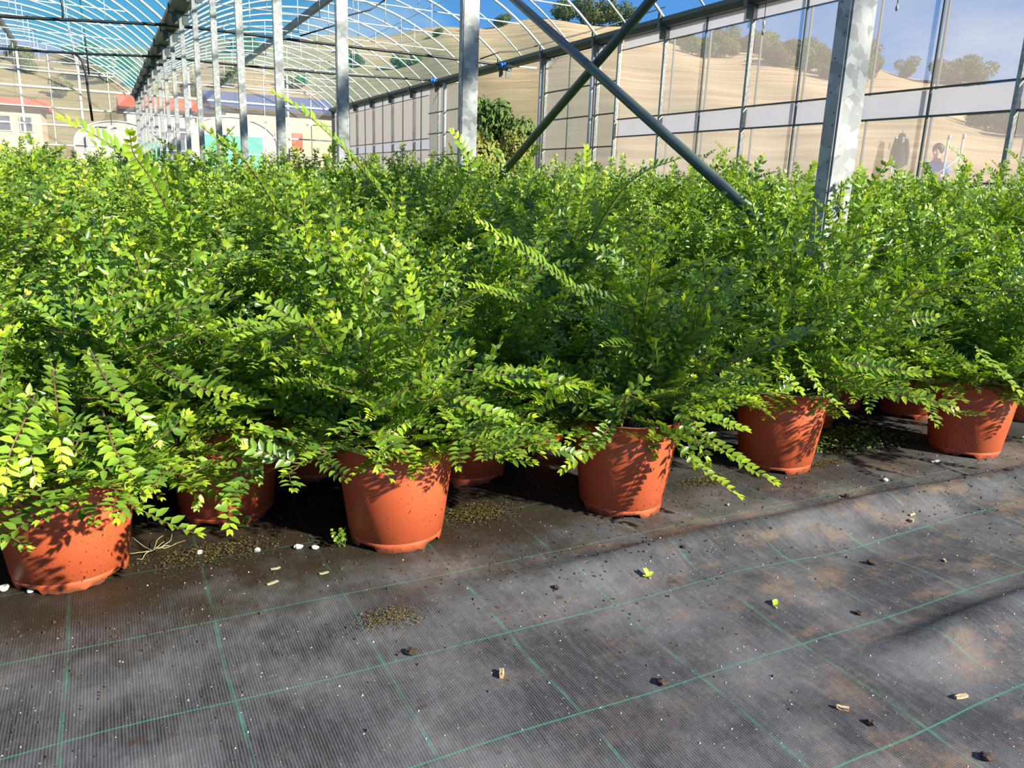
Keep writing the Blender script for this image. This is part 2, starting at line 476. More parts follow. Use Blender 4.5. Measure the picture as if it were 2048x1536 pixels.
for xs in (XL, XR):
    for i, y in enumerate(ribs_y):
        main = i % 2 == 1
        inst('rib', me_main if main else me_thin, roof, (xs, y, 0))
        if main: inst('tie_bar', me_tie, roof, (xs, y, 0))
    for u in (2.6, SPAN - 2.6):
        MB().tube([(xs + u, Y0, arch_z(u) - 0.05), (xs + u, Y1, arch_z(u) - 0.05)], 0.011, 6).build('purlin', 'white_tube', roof)
    u = SPAN / 2
    rb = MB().box(xs + u - 0.075, xs + u + 0.075, Y0, Y1, arch_z(u) - 0.30, arch_z(u) - 0.06)
    rb.build('ridge_beam', 'dark_steel', roof)
    pts = arch_pts(33, 0.05)
    mb = MB()
    ys = np.arange(Y0, Y1 + 0.01, (Y1 - Y0) / 10)
    for k2 in range(10):
        mb = MB()
        vv = [(xs + p[0], ys[k2], p[2]) for p in pts] + [(xs + p[0], ys[k2 + 1], p[2]) for p in pts]
        n = len(pts)
        mb.add(vv, [(i, i + 1, n + i + 1, n + i) for i in range(n - 1)], True).build('film_panel', 'roof_film', roof)

# gutters
def gutter(x, name, label):
    g = empty(name, (x, 0, 0)); tag(g, label, 'gutter', kind='structure')
    prof = [(-0.24, 0.20), (-0.24, 0.10), (-0.13, 0.0), (0.13, 0.0), (0.24, 0.10), (0.24, 0.20), (0.225, 0.20), (0.225, 0.108), (0.12, 0.015), (-0.12, 0.015), (-0.225, 0.108), (-0.225, 0.20)]
    n = len(prof); zb = ZG - 0.10
    v = [(p[0], Y0, zb + p[1]) for p in prof] + [(p[0], Y1, zb + p[1]) for p in prof]
    MB().add(v, [(i, (i + 1) % n, n + (i + 1) % n, n + i) for i in range(n)]).build('trough', 'gutter_steel', g)
    br = MB().box(-0.27, 0.27, -0.05, 0.05, zb - 0.05, zb - 0.003)
    br.box(-0.27, -0.245, -0.05, 0.05, zb - 0.05, zb + 0.30); br.box(0.245, 0.27, -0.05, 0.05, zb - 0.05, zb + 0.30)
    br.box(-0.20, -0.06, -0.02, 0.02, zb - 0.28, zb - 0.05); br.box(0.06, 0.20, -0.02, 0.02, zb - 0.28, zb - 0.05)
    me = br.mesh('bracket'); me.materials.append(MAT['dark_steel'])
    for y in np.arange(1.85 - 9, Y1, 3.0): inst('bracket', me, g, (0, y, 0))
    return g
gutter(XR, 'trim_1', 'grey steel gutter running over the row of posts')
gutter(XW, 'trim_2', 'grey steel gutter running along the top of the side wall')

# posts of the middle row
PW, PD = 0.114, 0.062
def chan_post(h):
    mb = MB().box(-PW / 2 + 0.055, PW / 2 + 0.055, -PD / 2, PD / 2, 0.0, h)
    return mb
pm = bpy.data.meshes.new('shaft')
import bmesh
bm = bmesh.new(); bmesh.ops.create_cube(bm, size=1.0)
for v in bm.verts: v.co = Vector((v.co.x * PW, v.co.y * PD, (v.co.z + 0.5) * (ZG - 0.12)))
bmesh.ops.bevel(bm, geom=[e_ for e_ in bm.edges if abs((e_.verts[0].co - e_.verts[1].co).z) > 1], offset=0.006, segments=2, affect='EDGES')
bm.to_mesh(pm); bm.free(); pm.materials.append(MAT['galvanised'])
base_me = MB().box(-0.12, 0.12, -0.09, 0.09, 0.0, 0.012).mesh('base_plate'); base_me.materials.append(MAT['galvanised'])
hol_me = MB().tube([(-PW / 2 - 0.0015, 0, 0), (-PW / 2 + 0.001, 0, 0)], 0.0028, 8).mesh('bolt_hole'); hol_me.materials.append(MAT['dark_steel'])
ORD = ['first', 'second', 'third', 'fourth', 'fifth', 'sixth', 'seventh', 'eighth', 'ninth', 'tenth', 'eleventh', 'twelfth', 'thirteenth', 'fourteenth', 'fifteenth', 'sixteenth', 'seventeenth', 'eighteenth', 'nineteenth']
ORD += ['twentieth'] + ['twenty-' + q for q in ORD[:9]] + ['thirtieth'] + ['thirty-' + q for q in ORD[:9]] + ['fortieth'] + ['forty-' + q for q in ORD[:9]] + ['fiftieth']
plabel = {0: 'large galvanised post nearest the camera, right of the crossed braces',
          1: 'galvanised steel post at the left foot of the crossed braces',
          2: 'third galvanised post of the row, next one left of the crossed braces',
          3: 'fourth galvanised post of the row, behind the tall sprig',
          4: 'fifth galvanised post of the row, counted from the camera',
          5: 'sixth galvanised post of the row, counted from the camera'}
for k2 in range(0, 16):
    y = 1.88 + 3.0 * k2
    p = empty('steel_post', (XR + 0.03, y, 0))
    tag(p, plabel.get(k2, ORD[k2] + ' galvanised post of the row, counted away from the camera'), 'post', 'posts of the gutter row')
    inst('shaft', pm, p); inst('base_plate', base_me, p)
    if k2 == 0:
        for q in range(12): inst('bolt_hole', hol_me, p, (0, rnd.choice((-0.014, 0.010)), 0.72 + q * 0.055 + rnd.uniform(-0.01, 0.01)))

# crossed braces between the first two posts (in the plane of the row)
def brace(name, y0, z0, y1, z1, x, label):
    b = empty(name, (x, y0, z0)); tag(b, label, 'brace', 'crossed wind braces')
    MB().tube([(0, 0, 0), (0, y1 - y0, z1 - z0)], 0.0225, 14).build('tube', 'brace_paint', b)
    for (yy, zz) in ((0, 0), (y1 - y0, z1 - z0)):
        MB().box(-0.02, 0.02, yy - 0.05, yy + 0.05, zz - 0.05, zz + 0.05).build('end_plate', 'galvanised', b)
def rowpt(px, py, x):
    v = RC @ np.array([px - 1024.0, py - 768.0, F]); return v * x / v[0] + np.array([0, 0, CAMH])
def extend(p, q, ya, yb):
    s = (q[2] - p[2]) / (q[1] - p[1]); return p[2] + s * (ya - p[1]), p[2] + s * (yb - p[1])
A, B = rowpt(1030, 0, XR + 0.02), rowpt(1460, 385, XR + 0.02)
za, zb_ = extend(A, B, 4.80, 1.95)
brace('brace_tube', 1.95, zb_, 4.80, za, XR + 0.02, 'dark tube brace slanting down to the right into the shrubs by the near post')
A, B = rowpt(1302, 0, XR + 0.085), rowpt(1002, 350, XR + 0.085)
za, zb_ = extend(A, B, 4.80, 1.95)
brace('brace_tube', 4.80, za, 1.95, zb_, XR + 0.085, 'dark tube brace slanting down to the left, crossing over the other brace')

# ------------------------------------------------------------------ right side wall
wr = empty('wall_right', (XW, 0, 0)); tag(wr, 'side wall of clear film curtains between steel posts', 'wall', kind='structure')
wp = MB().box(-0.05, 0.05, -0.035, 0.035, 0, ZG - 0.1).mesh('post'); wp.materials.append(MAT['galvanised'])
wm = MB().box(-0.02, 0.02, -0.015, 0.015, 0, ZG - 0.1).mesh('mullion'); wm.materials.append(MAT['dark_steel'])
meshes = {}
def sheet(name, mat, y0, y1, z0, z1, x=0.06, th=0.004):
    key = (mat, round(y1 - y0, 3), z0, z1)
    if key not in meshes:
        me = MB().box(0, th, 0, y1 - y0, z0, z1).mesh(name); me.materials.append(MAT[mat]); meshes[key] = me
    return inst(name, meshes[key], wr, (x, y0, 0))
def rail(y0, y1, z, h=0.035, mat='dark_steel', x=0.0):
    key = (mat, 'rail', round(y1 - y0, 3), h)
    if key not in meshes:
        me = MB().box(-0.02, 0.02, 0, y1 - y0, -h / 2, h / 2).mesh('rail'); me.materials.append(MAT[mat]); meshes[key] = me
    return inst('rail', meshes[key], wr, (x, y0, z))
def corrug(y0, y1, z0, z1):
    mb = MB(); n = int((y1 - y0) / 0.038)
    v = []
    for i in range(n * 2 + 1):
        yy = (y1 - y0) * i / (n * 2); xx = 0.009 if i % 2 else -0.009
        v.append((xx, yy, z0))
    v += [(q[0], q[1], z1) for q in v]
    k2 = n * 2 + 1
    mb.add(v, [(i, i + 1, k2 + i + 1, k2 + i) for i in range(n * 2)])
    key = ('corr', round(y1 - y0, 2), z0, z1)
    if key not in meshes:
        me = mb.mesh('corrugated_pane'); me.materials.append(MAT['corrugated']); meshes[key] = me
    inst('corrugated_pane', meshes[key], wr, (0.055, y0, 0))
def curtain_bay(y0, y1, fm='wall_film', mid=True):
    sheet('kick_panel', 'band_film', y0, y1, 0.02, 1.03)
    sheet('lower_pane', fm, y0, y1, 1.07, 2.14)
    sheet('curtain_band', 'band_film', y0, y1, 2.18, 2.60)
    sheet('upper_pane', fm, y0, y1, 2.64, 4.38)
    sheet('top_band', 'band_film', y0, y1, 4.40, 4.70)
    for z in (1.05, 2.16, 2.62): rail(y0, y1, z)
    rail(y0, y1, 4.39, 0.02)
    if mid:
        inst('mullion', wm, wr, (0, (y0 + y1) / 2, 0)); inst('mullion', wm, wr, (0.16, (y0 + y1) / 2 + 0.02, 0))
        inst('mullion', wm, wr, (0.16, y1 - 0.10, 0))
def poly_bay(y0, y1):
    zs = [0.02, 1.05, 1.92, 2.80, 3.64, 4.66]
    n = max(1, round((y1 - y0) / 1.5)); st = (y1 - y0) / n
    for i in range(n):
        for za_, zb2 in zip(zs[:-1], zs[1:]): corrug(y0 + i * st + 0.02, y0 + (i + 1) * st - 0.02, za_ + 0.03, zb2 - 0.03)
        if i: inst('mullion', wm, wr, (0, y0 + i * st, 0))
    for z in zs[1:]: rail(y0, y1, z, 0.04)
yb = [1.85 + 3 * b_ for b_ in range(-4, 16)]
for y in yb:
    if abs(y - 25.85) > 0.1: inst('post', wp, wr, (0, y, 0))
for b_ in range(-4, 16):
    y0 = 1.85 + 3 * b_; y1 = min(y0 + 3, Y1)
    if b_ <= 4: curtain_bay(y0 + 0.04, y1 - 0.04)
    elif b_ == 5: curtain_bay(y0 + 0.04, 18.75, mid=False); inst('post', wp, wr, (0, 18.85, 0)); poly_bay(18.9, y1 - 0.04)
    elif b_ == 6: poly_bay(y0 + 0.04, y1 + 0.1)
    elif b_ in (7, 8): pass
    elif b_ == 9: poly_bay(y0 + 0.9, y1 - 0.04)
    elif b_ == 10: poly_bay(y0 + 0.04, y0 + 1.2); curtain_bay(y0 + 1.25, y1 - 0.04, 'far_film')
    else: curtain_bay(y0 + 0.04, y1 - 0.04, 'far_film')
for y in (19.98, 23.0, 31.0): MB().tube([(-0.10, y, 0), (-0.10, y, ZG - 0.1)], 0.07, 12).build('downpipe', 'tunnel_white', wr)

# ------------------------------------------------------------------ far end wall
we = empty('wall_end', (0, Y1, 0)); tag(we, 'clear far gable wall with white glazing bars', 'wall', kind='structure')
for xs in (XL, XR):
    pts = arch_pts(25, 0.02)
    nb = 8
    for i in range(nb):
        u0, u1 = SPAN * i / nb, SPAN * (i + 1) / nb
        top = [(xs + u, 0, arch_z(min(max(u, 0.01), SPAN - 0.01))) for u in np.linspace(u1, u0, 6)]
        mb = MB(); pv = [(xs + u0, 0, 0.02), (xs + u1, 0, 0.02)] + top
        mb.add(pv, [tuple(range(len(pv)))]).build('gable_pane', 'end_film', we)
        if i: MB().box(xs + u0 - (0.05 if i % 2 == 0 else 0.02), xs + u0 + (0.05 if i % 2 == 0 else 0.02), -0.05, -0.005, 0, arch_z(u0)).build('glazing_bar', 'white_tube', we)
    for z, hw in ((1.0, 0.03), (2.0, 0.03), (3.0, 0.04), (3.85, 0.03), (4.82, 0.045), (5.6, 0.03)):
        us = [u for u in np.linspace(0, SPAN, 300) if z <= ZG or arch_z(u) > z]
        MB().box(xs + us[0], xs + us[-1], -0.09, -0.05, z - hw, z + hw).build('rail', 'white_tube', we)
    MB().tube([(xs + p[0], -0.05, p[2] - 0.25) for p in pts], 0.03, 6).build('gable_rib', 'white_tube', we)
MB().box(XR - 0.1, XR + 0.1, -0.12, -0.0, 0, ZG).build('post', 'galvanised', we)
MB().box(XW - 0.1, XW + 0.1, -0.12, -0.0, 0, ZG).build('post', 'dark_steel', we)

# ------------------------------------------------------------------ irrigation pipes
def pipe(pix, ydep, label, valve_px):
    pts = []
    for (px, py) in pix:
        v = RC @ np.array([px - 1024.0, py - 768.0, F]); pts.append(v * ydep / v[1] + np.array([0, 0, CAMH]))
    pts = np.array(pts)
    # smooth
    xs_ = np.linspace(pts[0, 0], pts[-1, 0], 40)
    zs_ = np.interp(xs_, pts[:, 0], pts[:, 2])
    zs_ = np.convolve(np.pad(zs_, 2, mode='edge'), np.ones(5) / 5, 'valid')
    p = empty('irrigation_pipe', (pts[0, 0], ydep, pts[0, 2])); tag(p, label, 'pipe', 'black irrigation pipes')
    P = np.stack([xs_, np.full(40, ydep), zs_], 1) - np.array([pts[0, 0], ydep, pts[0, 2]])
    MB().tube(P, 0.042, 8).build('hose', 'black_plastic', p)
    e_ = P[-1]
    val = MB().tube([e_, e_ + [0.10, 0, 0]], 0.075, 10).tube([e_ + [0.1, 0, 0], e_ + [0.2, 0, -0.01]], 0.10, 10)
    val.build('valve', 'blue_plastic', p)
    MB().tube([e_ + [0.2, 0, 0], e_ + [1.4 if valve_px else 0.4, 0, 0.03]], 0.03, 8).build('outlet_tube', 'white_tube', p)
    for q in (8, 20, 31):
        MB().tube([P[q], P[q] + [0, 0, 0.9]], 0.008, 5).build('hanger_wire', 'white_tube', p)
    return p
pipe([(-60, 28), (0, 33), (345, 50), (620, 84), (912, 118), (1000, 130)], 25.0, 'black irrigation pipe slung across both bays, the higher of the two', True)
pipe([(-60, 92), (0, 97), (150, 107), (320, 113), (450, 128), (690, 150), (860, 160)], 31.5, 'black irrigation pipe slung across both bays, the lower of the two', True)
def hose(pix, ydep, r, label, mat='black_plastic'):
    pts = []
    for (px, py) in pix:
        v = RC @ np.array([px - 1024.0, py - 768.0, F]); pts.append(v * ydep / v[1] + np.array([0, 0, CAMH]))
    o_ = MB().tube(pts, r, 6).build('hanging_hose', mat); tag(o_, label, 'hose'); return o_
hose([(118, -10), (124, 8), (126, 30), (124, 42)], 25.0, 0.03, 'short black hose dropping onto the higher irrigation pipe')
hose([(150, 108), (163, 118), (172, 150), (178, 195), (185, 242)], 31.5, 0.045, 'black hose hanging down from the lower irrigation pipe')
hose([(160, 0), (168, 60), (174, 110), (178, 150)], 40.0, 0.04, 'thin dark cable hanging in front of the far gable')
hose([(600, 72), (640, 60), (672, 50), (692, 32), (740, 20), (770, 0)], 22.0, 0.022, 'wavy black cable looping up under the roof behind the posts')
hose([(960, 118), (1000, 104), (1030, 103), (1080, 90), (1130, 76), (1190, 60), (1240, 44), (1330, 14)], 21.0, 0.02, 'black cable running along the top of the side gutter')
def sprinkler(px, pytop, pybot, xw, label):
    a_, b_ = rowpt(px, pytop, xw), rowpt(px + 2, pybot, xw)
    p = empty('hanging_sprinkler', tuple(b_)); tag(p, label, 'sprinkler', 'sprinklers hanging from the roof')
    h = a_[2] - b_[2] + 1.2
    MB().tube([(0, 0, 0.02), (0, 0, h)], 0.006, 6).build('drop_tube', 'black_plastic', p)
    MB().lathe([(0.002, -0.05), (0.018, -0.04), (0.02, 0.0), (0.01, 0.02), (0.004, 0.05)], 10).build('nozzle', 'grey_lip', p)
    MB().lathe([(0.003, 0.09), (0.016, 0.10), (0.016, 0.16), (0.003, 0.17)], 10).build('weight', 'tunnel_white', p)
sprinkler(1524, 0, 64, 9.5, 'small sprinkler hanging in front of the film wall left of the near post')
sprinkler(1792, 0, 14, 9.5, 'small sprinkler at the top edge, right of the near post')

# ------------------------------------------------------------------ hills outside
AZ = np.array([-60, -20, -4.5, -0.6, 3.3, 4.8, 7.4, 11.4, 15.9, 19.2, 21.5, 23.6, 25.9, 29.3, 31.3, 34.4, 37.4, 39.6, 42.9, 45.0, 47.4, 50.5, 53.6, 56.6, 58.5, 70, 100, 130])
EL = np.array([5, 6, 7.0, 7.4, 8.2, 8.5, 8.6, 9.1, 9.5, 9.95, 10.2, 10.5, 10.8, 11.2, 11.3, 11.0, 10.2, 9.9, 9.5, 9.1, 8.9, 8.4, 7.8, 7.0, 6.6, 5, 4, 4])
RR = 150.0
naz, nr = 220, 60
azs = np.linspace(-60, 130, naz)
rs = np.concatenate([np.linspace(15, 40, 12), np.linspace(43, 260, nr - 12)])
el = np.interp(azs, AZ, EL)
hr = np.random.RandomState(3)
def hill_z(az_deg, r):
    h = RR * np.tan(np.radians(np.interp(az_deg, AZ, EL)))
    start = np.where(np.asarray(az_deg) < 16, 75.0, 22.0 + 0 * np.asarray(az_deg))
    bl = np.clip((np.asarray(az_deg) - 12) / 10.0, 0, 1); start = 80 * (1 - bl) + np.maximum(19.0, 15.0 / np.sin(np.radians(np.clip(np.asarray(az_deg), 10, 90)))) * bl
    q = np.clip((r - start) / (RR - start), 0, None)
    z = h * np.where(q < 1, q ** 1.12, 1 - 0.25 * (q - 1))
    z = z + 0.7 * np.sin(r * 0.12 + az_deg * 0.13) * np.clip(q, 0, 1) * 0.6 + 0.5 * np.sin(az_deg * 0.9 + r * 0.05) * np.clip(q, 0, 1)
    return z - 0.05
AZg, Rg = np.meshgrid(azs, rs)
Zg = hill_z(AZg, Rg)
V = np.stack([Rg * np.sin(np.radians(AZg)), Rg * np.cos(np.radians(AZg)), Zg], 2).reshape(-1, 3)
idx = np.arange(naz * nr).reshape(nr, naz)
a, b, c_, d_ = idx[:-1, :-1].ravel(), idx[:-1, 1:].ravel(), idx[1:, 1:].ravel(), idx[1:, :-1].ravel()
tris = np.concatenate([np.stack([a, c_, b], 1), np.stack([a, d_, c_], 1)])
# keep only ground outside the greenhouse
cen = V[tris].mean(1)
keep = ~((cen[:, 0] < XW + 0.6) & (cen[:, 1] < Y1 + 0.6))
hill = inst('hill', fastmesh('hill', V, tris[keep], ['dry_hill']))
tag(hill, 'dry tan hillside with straw rows rising beyond the greenhouse', 'hill', kind='structure')

def crown_mesh(name, mat, seed, nblob=7, card=260, flat=0.8):
    r_ = np.random.RandomState(seed)
    vs_, fs, = [], []
    # leaf-card crown: small bent quads over several lobes
    lob = [(r_.uniform(-0.55, 0.55), r_.uniform(-0.55, 0.55), r_.uniform(0.35, 1.1), r_.uniform(0.35, 0.62)) for _ in range(nblob)]
    P = []
    for (x, y, z, r) in lob:
        n = card
        d = r_.normal(size=(n, 3)); d /= np.linalg.norm(d, axis=1)[:, None]
        P.append(np.concatenate([np.array([x, y, z]) + d * r * r_.uniform(0.65, 1.05, (n, 1)) * np.array([1, 1, flat]), d], 1))
    P = np.concatenate(P)
    n = len(P); d = P[:, 3:] + r_.normal(size=(n, 3)) * 0.5; d /= np.linalg.norm(d, axis=1)[:, None]
    a_ = np.cross(d, r_.normal(size=(n, 3))); a_ /= np.linalg.norm(a_, axis=1)[:, None]; b_ = np.cross(d, a_)
    s = r_.uniform(0.035, 0.085, (n, 1))
    q = np.stack([P[:, :3] - a_ * s, P[:, :3] - b_ * s * 0.7, P[:, :3] + a_ * s + d * s * 0.4, P[:, :3] + b_ * s * 0.7], 1).reshape(-1, 3)
    base = np.arange(n)[:, None] * 4
    tr_ = np.concatenate([base + [0, 1, 2], base + [0, 2, 3]])
    return fastmesh(name, q, tr_, [mat], smooth=False)
crowns = [crown_mesh('crown', mt, sd_, 9, 330) for mt, sd_ in (('tree_olive', 1), ('tree_green', 2), ('tree_olive', 3))]
trunk_me = MB().tube([(0, 0, -0.3), (0.02, 0, 0.3), (-0.03, 0.02, 0.8)], [0.07, 0.05, 0.03], 7).mesh('trunk'); trunk_me.materials.append(MAT['trunk_bark'])
def tree(name, az, r, size, ci, label, group=None, squash=1.0):
    z = float(hill_z(np.array(az), r)); q = math.radians(az)
    o_ = empty(name, (r * math.sin(q), r * math.cos(q), z), rnd.uniform(0, 6.28)); o_.scale = (size, size, size * squash)
    inst('crown', crowns[ci], o_); inst('trunk', trunk_me, o_)
    tag(o_, label, 'tree', group); return o_
# ridge trees over the centre (px ~1030..1250)
for az, s, l in ((26.2, 1.8, 'lone round tree on the hill ridge just right of the second post'), (30.6, 3.0, 'tall tree crowning the hill top between the crossed braces'),
                 (31.9, 3.6, 'large dark tree on the highest point of the hill'), (33.4, 3.0, 'tree on the hill top near the upper end of the brace'),
                 (34.8, 2.6, 'tree where the hill top meets the side gutter')):
    tree('hill_tree', az, 146, s, rnd.randrange(3), l, 'trees on the hill')
for (az, l) in ((52.2, 'small lone round tree on the right skyline of the hill'), (54.6, 'tree at the near end of the clump on the right skyline'), (55.4, 'middle tree of the clump on the right skyline'), (56.4, 'far tree of the clump on the right skyline')):
    tree('hill_tree', az, 146, 3.0 if az > 54 else 2.2, rnd.randrange(3), l, 'trees on the hill')
def scatter(n, a0, a1, fr_, fs_, what, group):
    az_ = sorted(rnd.uniform(a0, a1) for _ in range(n))
    for i, az in enumerate(az_):
        tree('hillside_bush', az, fr_((az - a0) / (a1 - a0)), fs_(), rnd.randrange(3), what % ORD[i], group)
scatter(46, 37.5, 50.0, lambda q: 146 - rnd.random() * (26 + 16 * q), lambda: rnd.uniform(1.5, 2.9), '%s olive bush from the left in the scrub belt below the ridge', 'scrub belt on the hill')
scatter(14, 56.5, 61, lambda q: rnd.uniform(62, 80), lambda: rnd.uniform(1.1, 1.8), '%s bush from the left in the low scrub at far right', 'low scrub on the slope')
scatter(16, -5, 10, lambda q: rnd.uniform(115, 146), lambda: rnd.uniform(1.5, 2.6), '%s tree from the left on the slope behind the far gable', 'trees behind the gable')
scatter(9, 11, 24, lambda q: rnd.uniform(120, 146), lambda: rnd.uniform(0.9, 1.6), '%s bush from the left on the slope seen through the roof film', 'bushes seen through the roof')
# bushes in the open bay
bcr = [crown_mesh('crown', 'tree_yellow', 11, 9, 420), crown_mesh('crown', 'tree_green', 12, 9, 420)]
for (px, py, rr_, s, ci, l) in ((962, 330, 36.0, 1.5, 0, 'leafy shrub standing outside the open wall bay, beside the post'), (1032, 325, 38.5, 1.15, 0, 'low yellowish bush outside the open wall bay'),
                            (992, 300, 43, 1.9, 1, 'taller green shrub behind the others outside the open wall bay')):
    v = RC @ np.array([px - 1024.0, py - 768.0, F]); az = math.degrees(math.atan2(v[0], v[1])); q = math.radians(az)
    o_ = empty('roadside_shrub', (rr_ * math.sin(q), rr_ * math.cos(q), float(hill_z(np.array(az), rr_)))); o_.scale = (s, s, s * 1.5)
    inst('crown', bcr[ci], o_); inst('trunk', trunk_me, o_); tag(o_, l, 'shrub')

# ------------------------------------------------------------------ village behind the end wall
def house(name, x0, x1, y0, y1, zw, zr, wallm, roofm, label, wins, ridge_x=True, over=0.5):
    h = empty(name, ((x0 + x1) / 2, y0, 0)); tag(h, label, 'building')
    cx_ = (x0 + x1) / 2; w = (x1 - x0) / 2; d = y1 - y0
    MB().box(-w, w, 0, d, -0.5, zw).build('wall', wallm, h)
    rf = MB()
    rf.add([(-w - over, -over, zw), (w + over, -over, zw), (w + over, d / 2, zr), (-w - over, d / 2, zr), (-w - over, d + over, zw), (w + over, d + over, zw)],
           [(0, 1, 2, 3), (3, 2, 5, 4), (0, 3, 4), (1, 5, 2), (0, 4, 5, 1)])
    rf.build('roof', roofm, h)
    MB().box(-w - over, w + over, -over - 0.02, -over + 0.1, zw - 0.18, zw + 0.02).build('eave', 'trunk_bark', h)
    for (wx, wz, ww, wh, mt) in wins:
        f = MB().box(wx - cx_ - ww / 2, wx - cx_ + ww / 2, -0.06, -0.003, wz, wz + wh).build('window', mt, h)
        MB().box(wx - cx_ - ww / 2 + 0.1, wx - cx_ + ww / 2 - 0.1, -0.08, -0.061, wz + 0.1, wz + wh - 0.1).build('pane', 'house_glass' if mt != 'shutter_red' else 'shutter_red', f)
    return h
house('house', 2.3, 7.4, 72, 80, 5.75, 7.0, 'wall_grey', 'roof_tile', 'house with a bright red tiled roof behind the far posts', [(4.0, 3.2, 1.0, 1.3, 'wall_pale'), (6.2, 3.2, 1.0, 1.3, 'wall_pale')])
house('house', -9.5, -3.6, 72, 80, 5.3, 6.1, 'wall_cream', 'roof_tile', 'cream house with a red roof at the far left', [(-4.6, 3.4, 0.9, 1.2, 'wall_pale'), (-6.0, 3.4, 0.9, 1.2, 'wall_pale'), (-4.8, 1.2, 1.6, 0.9, 'yellow_paint')])
house('warehouse', 9.3, 19.5, 74, 84, 6.5, 8.2, 'wall_cream', 'solar_roof', 'cream warehouse with a dark blue panelled roof', [(16.1, 3.2, 0.9, 1.5, 'shutter_red'), (13.9, 3.2, 0.7, 1.4, 'wall_pale')])
house('shed', 7.6, 9.4, 73, 79, 5.9, 6.6, 'wall_cream', 'solar_roof', 'small cream building between the red roofed house and the warehouse', [(8.5, 3.4, 0.8, 1.1, 'wall_pale')])
# white polytunnels in front
def tunnel(xa, xb, y0, y1, h, label, panels):
    t_ = empty('polytunnel', ((xa + xb) / 2, y0, 0)); tag(t_, label, 'polytunnel')
    w = (xb - xa) / 2
    prof = [(-w, 0)] + [(w * math.sin(q) * 1.0, h * 0.62 + h * 0.38 * math.cos(q)) for q in np.linspace(-math.pi / 2, math.pi / 2, 15)] + [(w, 0)]
    n = len(prof)
    v = [(p[0], 0, p[1]) for p in prof] + [(p[0], y1 - y0, p[1]) for p in prof]
    MB().add(v, [(i, i + 1, n + i + 1, n + i) for i in range(n - 1)], True).build('cover', 'tunnel_white', t_)
    MB().add(v[:n], [tuple(range(n))]).build('end_sheet', 'wall_pale', t_)
    MB().tube([(p[0], -0.03, p[1]) for p in prof], 0.06, 6).build('hoop', 'wall_grey', t_)
    for (x0, x1, z0, z1, mt) in panels:
        MB().box(x0 - (xa + xb) / 2, x1 - (xa + xb) / 2, -0.1, -0.04, z0, z1).build('door_panel', mt, t_)
tunnel(5.6, 12.0, 62, 71, 4.9, 'white polytunnel with green door panels behind the far posts', [(6.9, 8.3, 0, 3.6, 'mint_panel'), (8.35, 9.6, 0, 3.7, 'mint_panel'), (9.65, 10.9, 0, 3.6, 'mint_panel')])
tunnel(-1.4, 4.2, 64, 71, 4.2, 'low white polytunnel with one bright green panel', [(3.0, 4.1, 0, 2.9, 'green_panel')])

# ------------------------------------------------------------------ person and jacket beyond the wall
def skin_body(name, verts, edges, radii, root, mat, parent, sub=2):
    me = bpy.data.meshes.new(name); me.from_pydata(verts, edges, []); o_ = link(name, me, mat, parent)
    md = o_.modifiers.new('skin', 'SKIN'); md.use_smooth_shade = True
    for i, r in enumerate(radii):
        sv_ = me.skin_vertices[0].data[i]; sv_.radius = (r, r) if np.isscalar(r) else r; sv_.use_root = (i == root)
    sb = o_.modifiers.new('sub', 'SUBSURF'); sb.levels = 1; sb.render_levels = sub
    return o_
pp = rowpt(1868, 360, XW + 1.3)
per = empty('person', (pp[0], pp[1], float(0.0)), math.radians(100)); tag(per, 'person in a blue shirt holding a pale pole, outside the film wall', 'person')
bv = [(0, 0, 0.95), (0, 0, 1.12), (0, 0.02, 1.34), (0, 0.02, 1.46), (0, 0.035, 1.54), (0, 0.045, 1.63), (0, 0.045, 1.72),
      (0.17, 0.02, 1.40), (0.23, -0.02, 1.14), (0.20, 0.20, 1.02), (0.17, 0.27, 1.00),
      (-0.17, 0.02, 1.40), (-0.24, 0.06, 1.15), (-0.20, 0.27, 1.22), (-0.17, 0.34, 1.26),
      (0.09, 0, 0.90), (0.10, 0.03, 0.50), (0.10, -0.01, 0.09), (0.10, 0.14, 0.05),
      (-0.09, 0, 0.90), (-0.10, 0.05, 0.50), (-0.10, -0.03, 0.09), (-0.10, 0.12, 0.05)]
be = [(0, 1), (1, 2), (2, 3), (3, 4), (4, 5), (5, 6), (2, 7), (7, 8), (8, 9), (9, 10), (2, 11), (11, 12), (12, 13), (13, 14), (0, 15), (15, 16), (16, 17), (17, 18), (0, 19), (19, 20), (20, 21), (21, 22)]
br = [(0.16, 0.11), (0.14, 0.10), (0.17, 0.11), 0.06, 0.055, (0.078, 0.095), (0.07, 0.085), 0.062, 0.045, 0.034, 0.035, 0.062, 0.045, 0.034, 0.035, 0.09, 0.06, 0.045, 0.04, 0.09, 0.06, 0.045, 0.04]
body = skin_body('body', bv, be, br, 0, 'skin', per)
shirt_v = [(0, 0, 0.93), (0, 0, 1.12), (0, 0.02, 1.34), (0, 0.02, 1.45), (0.17, 0.02, 1.40), (0.22, -0.015, 1.20), (-0.17, 0.02, 1.40), (-0.23, 0.05, 1.20)]
skin_body('shirt', shirt_v, [(0, 1), (1, 2), (2, 3), (2, 4), (4, 5), (2, 6), (6, 7)], [(0.175, 0.125), (0.16, 0.12), (0.185, 0.13), (0.075, 0.07), 0.078, 0.068, 0.078, 0.068], 0, 'cloth_blue', per)
tv = [(0, 0, 0.99), (0.09, 0, 0.88), (0.10, 0.03, 0.50), (0.10, -0.01, 0.12), (-0.09, 0, 0.88), (-0.10, 0.05, 0.50), (-0.10, -0.03, 0.12)]
skin_body('trousers', tv, [(0, 1), (1, 2), (2, 3), (0, 4), (4, 5), (5, 6)], [(0.165, 0.115), 0.10, 0.078, 0.07, 0.10, 0.078, 0.07], 0, 'cloth_trousers', per)
